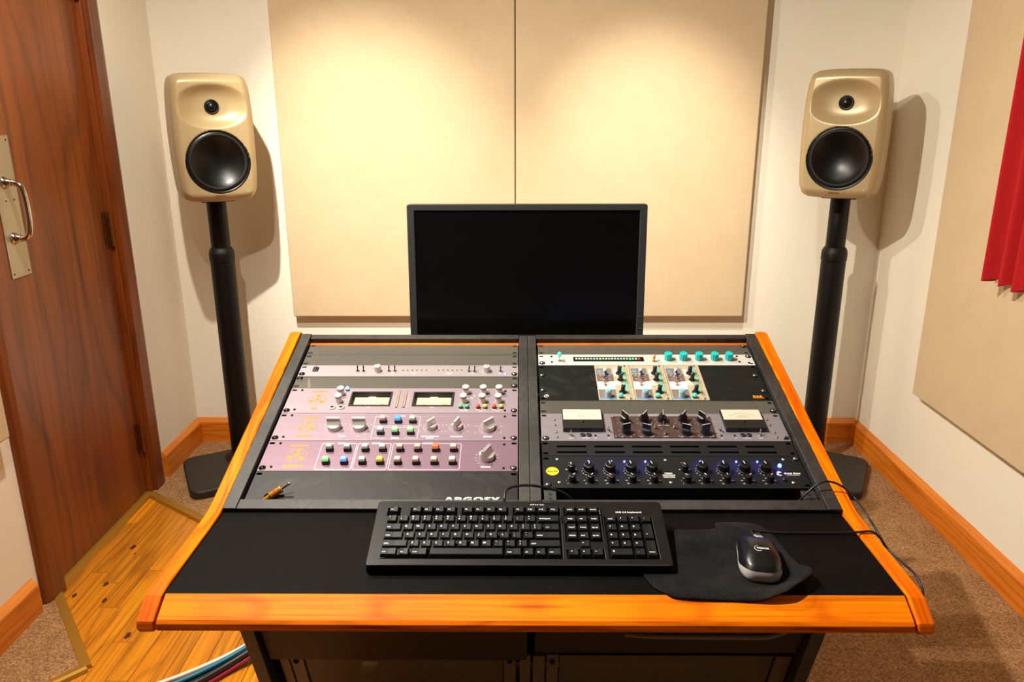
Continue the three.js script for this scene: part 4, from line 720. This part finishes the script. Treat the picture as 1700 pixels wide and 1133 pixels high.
// ---------------------------------------------------------------- monitor screen
{
  const g = thing('computer_monitor', 'black widescreen computer monitor standing behind the console', 'monitor', [-.002, .741, -.66]);
  const w = .5665, h = .345, yb = .872 - .741, tl = -.055;
  const s = new THREE.Shape(), r = .007; s.moveTo(-w / 2 + r, 0); s.lineTo(w / 2 - r, 0); s.quadraticCurveTo(w / 2, 0, w / 2, r); s.lineTo(w / 2, h - r); s.quadraticCurveTo(w / 2, h, w / 2 - r, h); s.lineTo(-w / 2 + r, h); s.quadraticCurveTo(-w / 2, h, -w / 2, h - r); s.lineTo(-w / 2, r); s.quadraticCurveTo(-w / 2, 0, -w / 2 + r, 0);
  s.holes.push(rectPath(-w / 2 + .0175, .021, w / 2 - .0175, h - .0155));
  const hd = new THREE.Group(); hd.name = 'screen_head'; g.add(hd); hd.position.set(0, yb, .05); hd.rotation.x = tl;
  part('bezel', new THREE.ExtrudeGeometry(s, { depth: .014, bevelEnabled: true, bevelThickness: .002, bevelSize: .002, bevelOffset: -.002, bevelSegments: 3, curveSegments: 6 }), M.bezel, hd, [0, 0, -.014]);
  part('screen', rbox(w - .036, h - .037, .004, .0005), M.screen, hd, [0, .021 + (h - .0365) / 2, -.004]);
  part('back_shell', rbox(w - .006, h - .006, .03, .012, 4), M.black, hd, [0, h / 2, -.0305]);
  for (let i = 0; i < 4; i++) part('menu_button', rbox(.0055, .0022, .0022, .0008), M.bezel, hd, [w / 2 - .009, .046 + i * .0142, .0022]);
  part('neck', rbox(.07, .20, .03, .008), M.black, g, [0, .113, -.016]);
  part('foot', rbox(.26, .014, .19, .006), M.black, g, [0, .007, -.02]);
}
// ---------------------------------------------------------------- keyboard
let keyboard, mouse;
{
  const KW = .474, KD = .150, g = keyboard = thing('keyboard', 'black wired computer keyboard lying in front of the rack', 'keyboard', [-0.0205, 0.783, 0.2075]); g.rotation.x = .205; g.scale.setScalar(.967);
  const P = 19.05, X0 = -218.5, XN = X0 + 15 * P + 8.5, XP = XN + 3 * P + 8.5; // mm
  const rowZ = [-25.5, -44.5, -63.6, -82.7, -101.7, -124.5];
  const keys = []; const add = (x, w, r, leg, h = 1) => keys.push({ x, w, r, leg, h });
  const run = (r, x, list) => { for (const [leg, w = 1] of list) { if (leg !== null) add(x, w, r, leg); x += w * P; } };
  run(5, X0, [['esc'], [null], ['F1'], ['F2'], ['F3'], ['F4'], [null, .5], ['F5'], ['F6'], ['F7'], ['F8'], [null, .5], ['F9'], ['F10'], ['F11'], ['F12']]);
  run(4, X0, [['~|`'], ['!|1'], ['@|2'], ['#|3'], ['$|4'], ['%|5'], ['^|6'], ['&|7'], ['*|8'], ['(|9'], [')|0'], ['_|-'], ['+|='], ['backspace', 2]]);
  run(3, X0, [['tab', 1.5], ...'QWERTYUIOP'.split('').map(c => [c]), ['{|['], ['}|]'], ['||\\', 1.5]]);
  run(2, X0, [['caps', 1.75], ...'ASDFGHJKL'.split('').map(c => [c]), [':|;'], ['"|\''], ['enter', 2.25]]);
  run(1, X0, [['shift', 2.25], ...'ZXCVBNM'.split('').map(c => [c]), ['<|,'], ['>|.'], ['?|/'], ['shift', 2.75]]);
  run(0, X0, [['ctrl', 1.5], ['alt'], ['cmd', 1.5], ['', 6.25], ['cmd', 1.5], ['alt'], ['fn'], ['ctrl', 1.25]]);
  run(5, XN, [['prtsc'], ['scrlk'], ['pause']]); run(4, XN, [['help'], ['vol'], ['mute']]); run(3, XN, [['home'], ['insert'], ['pg up']].map((v, i) => [['insert', 'home', 'pg up'][i]]));
  run(2, XN, [['delete'], ['end'], ['pg dn']]); run(1, XN, [[null], ['^'], [null]]); run(0, XN, [['<'], ['v'], ['>']]);
  run(4, XP, [['num'], ['/'], ['*'], ['-']]); run(3, XP, [['7'], ['8'], ['9']]); run(2, XP, [['4'], ['5'], ['6']]); run(1, XP, [['1'], ['2'], ['3']]); run(0, XP, [['0', 2], ['.']]);
  add(XP + 3 * P, 1, 2.5, '+', 2); add(XP + 3 * P, 1, .5, 'enter', 2);
  const zOf = (r) => r % 1 ? (rowZ[Math.floor(r)] + rowZ[Math.ceil(r)]) / 2 : rowZ[r];
  const tex = canvasTex(474, 150, 4.3, c => {
    c.fillStyle = '#0f1013'; c.fillRect(-237, -75, 474, 150); const w = '#e4e4e0';
    for (const k of keys) {
      const cx = k.x + k.w * P / 2, cy = -(zOf(k.r) + 75), lx = k.x + 4.6, mult = k.h > 1 ? -8 : 0; // y up
      if (!k.leg) continue; const i = k.leg.indexOf('|');
      if (k.leg.length === 3 && i === 1) { txt(c, k.leg[0], lx + 1.2, cy + 4, 4.4, w); txt(c, k.leg[2], lx + 1.2, cy - 1.4, 4.4, w); }
      else if (k.leg.length === 1) txt(c, k.leg, lx + 1.6, cy + 1.2 + mult, 5.4, w);
      else txt(c, k.leg, lx - .6, cy - .8 + mult, k.leg[0] === 'F' && k.leg.length < 4 ? 4.2 : 3.6, w, { align: 'left' });
    }
  });
  const km = phy({ map: tex, roughness: .42, specularIntensity: .7 });
  const keyGeo = (w, d, hh) => { // four-ring frustum with a slightly dished top, mm, z = towards typist
    const rings = [[w / 2, d / 2, d / 2, 0], [w / 2 - 2.2, d / 2 - 2.6, d / 2 - 1.4, hh - .8], [w / 2 - 2.9, d / 2 - 3.3, d / 2 - 2, hh]];
    const pts = rings.map(([a, f, b, y]) => [[-a, y, f], [a, y, f], [a, y, -b], [-a, y, -b]]), pos = [];
    const quad = (a, b, c, d) => pos.push(...a, ...b, ...c, ...a, ...c, ...d);
    for (let i = 0; i < 2; i++) for (let k = 0; k < 4; k++) quad(pts[i][k], pts[i][(k + 1) % 4], pts[i + 1][(k + 1) % 4], pts[i + 1][k]);
    const t = pts[2], m = (u, z) => u; void m; const cxx = (p, q) => [(p[0] + q[0]) / 2, p[1] - .35, (p[2] + q[2]) / 2], fm = cxx(t[0], t[1]), bm = cxx(t[3], t[2]);
    quad(t[0], fm, bm, t[3]); quad(fm, t[1], t[2], bm);
    const g = new THREE.BufferGeometry(); g.setAttribute('position', new THREE.Float32BufferAttribute(pos.map(v => v / 1000), 3)); g.computeVertexNormals(); return g;
  };
  // case: outline with wells for the key blocks
  const cs = new THREE.Shape(), rc = .006; cs.moveTo(-KW / 2 + rc, 0); cs.lineTo(KW / 2 - rc, 0); cs.quadraticCurveTo(KW / 2, 0, KW / 2, rc); cs.lineTo(KW / 2 + .002, KD - rc); cs.quadraticCurveTo(KW / 2 + .002, KD, KW / 2 - rc, KD + .001); cs.lineTo(-KW / 2 + rc, KD + .001); cs.quadraticCurveTo(-KW / 2 - .002, KD, -KW / 2 - .002, KD - rc); cs.lineTo(-KW / 2, rc); cs.quadraticCurveTo(-KW / 2, 0, -KW / 2 + rc, 0);
  const well = (x0, x1, r0, r1) => cs.holes.push(rectPath(mm(x0 - .8), mm(-rowZ[r0] - 10.2), mm(x1 + .8), mm(-rowZ[r1] + 10.2)));
  well(X0, X0 + 15 * P, 0, 4); well(X0, X0 + P, 5, 5); well(X0 + 2 * P, X0 + 6 * P, 5, 5); well(X0 + 6.5 * P, X0 + 10.5 * P, 5, 5); well(X0 + 11 * P, X0 + 15 * P, 5, 5);
  well(XN, XN + 3 * P, 5, 5); well(XN, XN + 3 * P, 2, 4); well(XN, XN + 3 * P, 0, 0); well(XP, XP + 4 * P, 0, 4);
  const ct = canvasTex(478, 152, 4.2, c => { c.fillStyle = '#0e0c0b'; c.fillRect(-239, -76, 478, 152); txt(c, 'USB 2.0 keyboard', 182, 48.5, 5.2, '#e8e8e4'); txt(c, 'USB 2.0  hub', 30, 67, 4, '#d8d8d4'); for (const [y, s] of [[52, 'num'], [46.5, 'caps'], [41, 'F']]) txt(c, s, 132, y, 3.2, '#d8d8d4'); });
  const cg = uvScale(new THREE.ExtrudeGeometry(cs, { depth: .004, bevelEnabled: true, bevelThickness: .0012, bevelSize: .0012, bevelOffset: -.0012, bevelSegments: 2, curveSegments: 6 }), (x, y) => [x / .478 + .5, (y + .001) / .152]);
  part('case_top', cg, phy({ map: ct, roughness: .42, specularIntensity: .55 }), g, [0, -.0052, 0], [-Math.PI / 2, 0, 0]);
  part('case_bottom', rbox(KW, .0125, KD, .004), M.kcase, g, [0, -.0114, -KD / 2]);
  part('front_edge', rbox(KW - .012, .0022, .0026, .001), phy({ color: 0x2a2a2c, roughness: .2 }), g, [0, -.0002, -.0012]);
  for (const s of [-1, 1]) part('tilt_foot', rbox(.05, .026, .008, .002), M.kcase, g, [s * .19, -.0295, -.136], [-.205, 0, 0]);
  for (const k of keys) {
    const w = k.w * P - 1, d = k.h > 1 ? P * 2 - 1 : P - 1, gx = mm(k.x + k.w * P / 2), gz = mm(zOf(k.r)), hh = k.r >= 4 ? 9.2 : k.r === 0 ? 8.6 : 8;
    const q = uvScale(keyGeo(w, d, hh), (x, y, z) => [(x + gx) / .474 + .5, -(z + gz) / .150]);
    part('key', q, km, g, [gx, -.0035, gz]);
  }
  for (let i = 0; i < 1; i++) part('usb_port', rbox(.013, .0018, .003, .0004, 1), M.dark, g, [.05, .0002, -.146]);
}
// ---------------------------------------------------------------- mouse mat and mouse
const matY = (x, z) => { // follows the worktop, sags over the trim, curls up at one corner
  let y = .7437; if (z > .219) y += .0006 - (z - .219) * .42;
  const d = (x - .352) * .75 + (z - .195) * .72; if (d > .012) y += Math.min(.018, (d - .012) * .55);
  return y + .0010 * Math.sin(x * 60) * smooth(.17, .23, z);
};
{
  const o = [[.172, .150], [.19, .085], [.222, .045], [.30, .0395], [.314, .034], [.3155, .022], [.324, .016], [.365, .016], [.392, .026], [.404, .06], [.412, .12], [.422, .172], [.418, .196], [.398, .214], [.372, .229], [.34, .233], [.29, .231], [.24, .230], [.205, .226], [.182, .206], [.171, .178]];
  const c = new THREE.CatmullRomCurve3(o.map(p => V(p[0], 0, p[1])), true, 'catmullrom', .35), N = 180, R = 22, C = [.30, .13], pos = [], idx = [], th = .0032;
  const ring = c.getSpacedPoints(N).slice(0, N);
  for (const top of [1, 0]) for (let k = 0; k <= R; k++) for (let i = 0; i < N; i++) { const t = k / R, x = C[0] + (ring[i].x - C[0]) * t, z = C[1] + (ring[i].z - C[1]) * t; pos.push(x, matY(x, z) + (top ? th : 0), z); }
  const B = (R + 1) * N;
  for (const top of [1, 0]) for (let k = 0; k < R; k++) for (let i = 0; i < N; i++) { const n = (i + 1) % N, a = (top ? 0 : B) + k * N + i, b = (top ? 0 : B) + k * N + n, d = a + N, e = b + N; top ? idx.push(a, b, d, b, e, d) : idx.push(a, d, b, b, d, e); }
  for (let i = 0; i < N; i++) { const n = (i + 1) % N, a = R * N + i, b = R * N + n; idx.push(a, b, B + a, b, B + b, B + a); }
  const g = new THREE.BufferGeometry(); g.setAttribute('position', new THREE.Float32BufferAttribute(pos, 3)); g.setIndex(idx); g.scale(.9668, .9668, .9668).translate(-.0007, .0477, .0407); g.computeVertexNormals(); uvScale(g, (x, y, z) => [x, z]);
  single('mouse_mat', g, phy({ map: T.pad, roughness: .95, specularIntensity: .3 }), 'worn black mouse mat with a curled corner, partly under the keyboard', 'mouse mat');
}
{
  const g = mouse = thing('computer_mouse', 'black and silver wired mouse on the worn mat', 'mouse', [0.342, 0.7701, 0.1794]); g.rotation.y = -.17; g.scale.setScalar(.967);
  const Lh = .058, hw = (z) => .0335 - .0022 * Math.cos((z + .012) / .03 * 1.2) * smooth(.05, .0, Math.abs(z + .012)), nT = 72;
  const outl = (a) => { const ca = Math.cos(a), sa = Math.sin(a), e = .5; const z = Lh * Math.sign(sa) * Math.abs(sa) ** .72, x = hw(z) * Math.sign(ca) * Math.abs(ca) ** e; return [x, z]; };
  const hb = (z) => .0085 + .0115 * smooth(.005, Lh, z) + .006 * smooth(-.02, -Lh, z), Ht = (z) => .0385 - .0145 * ((z - .012) / .06) ** 2;
  const surf = (rings) => { const pos = [], idx = [], K = rings.length; for (const f of rings) for (let i = 0; i < nT; i++) pos.push(...f(i / nT * Math.PI * 2)); for (let k = 0; k < K - 1; k++) for (let i = 0; i < nT; i++) { const n = (i + 1) % nT, a = k * nT + i, b = k * nT + n; idx.push(a, a + nT, b, b, a + nT, b + nT); } const q = new THREE.BufferGeometry(); q.setAttribute('position', new THREE.Float32BufferAttribute(pos, 3)); q.setIndex(idx); q.computeVertexNormals(); return q; };
  const side = [0, .25, .5, .75, 1].map(t => (a) => { const [x, z] = outl(a), k = .94 + .06 * Math.sin(t * 2.2) - .02 * t; return [x * k, .0008 + (hb(z) - .0008) * t, z * k]; });
  const body = part('shell', surf([(a) => { const [x, z] = outl(a); return [x * .2, .0008, z * .2]; }, ...side]), phy({ color: 0xcfccc8, roughness: .34, metalness: .3, clearcoat: .3 }), g);
  const dome = [...Array(15)].map((_, k) => (a) => { const t = 1 - k / 14, [x, z] = outl(a), kk = .971 * t; const zz = z * kk, b = hb(z), top = Ht(zz); return [x * kk, b + .0002 + (top - b) * Math.sqrt(Math.max(0, 1 - t ** 2.6)), zz]; });
  part('top_cover', surf(dome), phy({ color: 0x0a0a0b, roughness: .34 }), g);
  const wy = Ht(-.034) ; part('wheel_strip', rbox(.0125, .006, .03, .003, 3), phy({ color: 0xb9b6b4, roughness: .35, metalness: .5 }), g, [.003, wy - .0062, -.040], [-.42, 0, 0]);
  part('scroll_wheel', new THREE.CylinderGeometry(.009, .009, .0055, 24).rotateZ(Math.PI / 2), M.rubber, g, [.003, wy - .010, -.043]);
  const sy = (z) => { const t = Math.min(.99, Math.abs(z) / (.971 * Lh)), b = hb(Math.sign(z) * Lh); return b + (Ht(z) - b) * Math.sqrt(1 - t ** 2.6); }, zt = .019, sl = Math.atan((sy(zt - .002) - sy(zt + .002)) / .004);
  const tg = new TextGeometry('DIGITAL', { font, size: .0034, depth: .0004, curveSegments: 2 }); tg.rotateX(-Math.PI / 2);
  part('lettering', tg, M.white, g, [-.0075, sy(zt) + .0004, zt + .0015], [sl, 0, 0]);
  part('emblem', new THREE.TorusGeometry(.0062, .00035, 6, 30, Math.PI * 1.15).rotateX(-Math.PI / 2), M.white, g, [-.0045, sy(zt) + .0005, zt], [sl, 1.75, 0]);
}
// ---------------------------------------------------------------- cords
const cord = std({ color: 0x0a0a0b, roughness: .45 });
mouse.updateMatrixWorld(true); mouse.attach(part('cord', tube([[0.3507, 0.783, 0.1258], [0.3517, 0.7825, 0.1045], [0.3648, 0.7738, 0.091], [0.3957, 0.7697, 0.089], [0.444, 0.7689, 0.0881], [0.502, 0.7697, 0.089], [0.5339, 0.7713, 0.089], [0.5513, 0.7723, 0.089], [0.5629, 0.766, 0.0948], [0.5745, 0.7496, 0.1074], [0.5823, 0.7467, 0.1422], [0.5842, 0.7486, 0.177], [0.5852, 0.7347, 0.2022], [0.5803, 0.71, 0.2002], [0.5678, 0.6858, 0.1567], [0.540, 0.676, 0.09], [0.50, 0.672, 0.05], [0.4635, 0.668, 0.04]], .0019, 160, 8), cord, scene));
single('rack_lead', tube([rackPt(.462, .020, -.03), rackPt(.478, .022, .0), rackPt(.500, .030, .020), rackPt(.520, .034, .026), rackPt(.545, .028, .020), rackPt(.566, .012, .005), [0.5596, 0.7825, 0.0407], [0.5668, 0.767, 0.0697], [0.5726, 0.7506, 0.0948], [0.5736, 0.7283, 0.0939], [0.5697, 0.7003, 0.06], [0.548, 0.676, 0.03], [0.505, 0.668, 0.02], [0.4635, 0.662, 0.015]], .0019, 120, 8), cord, 'thin black lead arching out of the open rack bay over the side board', 'cord');
keyboard.updateMatrixWorld(true); keyboard.attach(part('cord', tube([[-.0433, .793, .0605], [-.045, .812, .054], [-.040, .818, .032], [-.020, .814, .012], [.004, .806, -.004], [.03, .799, -.008], [.055, .789, -.012], [.072, .772, -.018], [.085, .752, -.03]], .0024, 70, 8), std({ color: 0x0c1018, roughness: .4 }), scene));
{ // cables on the floor beside the pedestal
  const cols = [[0xe8e2d4, 'white'], [0x16306a, 'dark blue'], [0x101014, 'black'], [0xb01848, 'magenta'], [0x0f6a86, 'teal'], [0x1a1a1c, 'charcoal']];
  cols.forEach(([c, n], i) => {
    const o = i * .020, r = .0052 + .0014 * (i % 3), y = .003 + r + (i > 3 ? .012 : 0), oo = i > 3 ? .03 + (i - 4) * .026 : o;
    single('floor_cable', tube([[-1.10 + oo * .9, y, -.36 + oo], [-1.0 + oo * .9, y, -.425 + oo], [-.90 + oo * .8, y, -.49 + oo], [-.80 + oo * .6, y + .01, -.56 + oo * .7], [-.70 + oo * .5, y + .05, -.61 + oo * .4], [-.60 + oo * .4, y + .12, -.62 + oo * .2], [-.50, y + .22, -.61 + oo * .2]], r, 60, 8), std({ color: c, roughness: .45 }), `${n} cable in the bundle on the wooden floor left of the desk`, 'cable', 'cables on the floor');
  });
}
renderer.render(scene, camera);
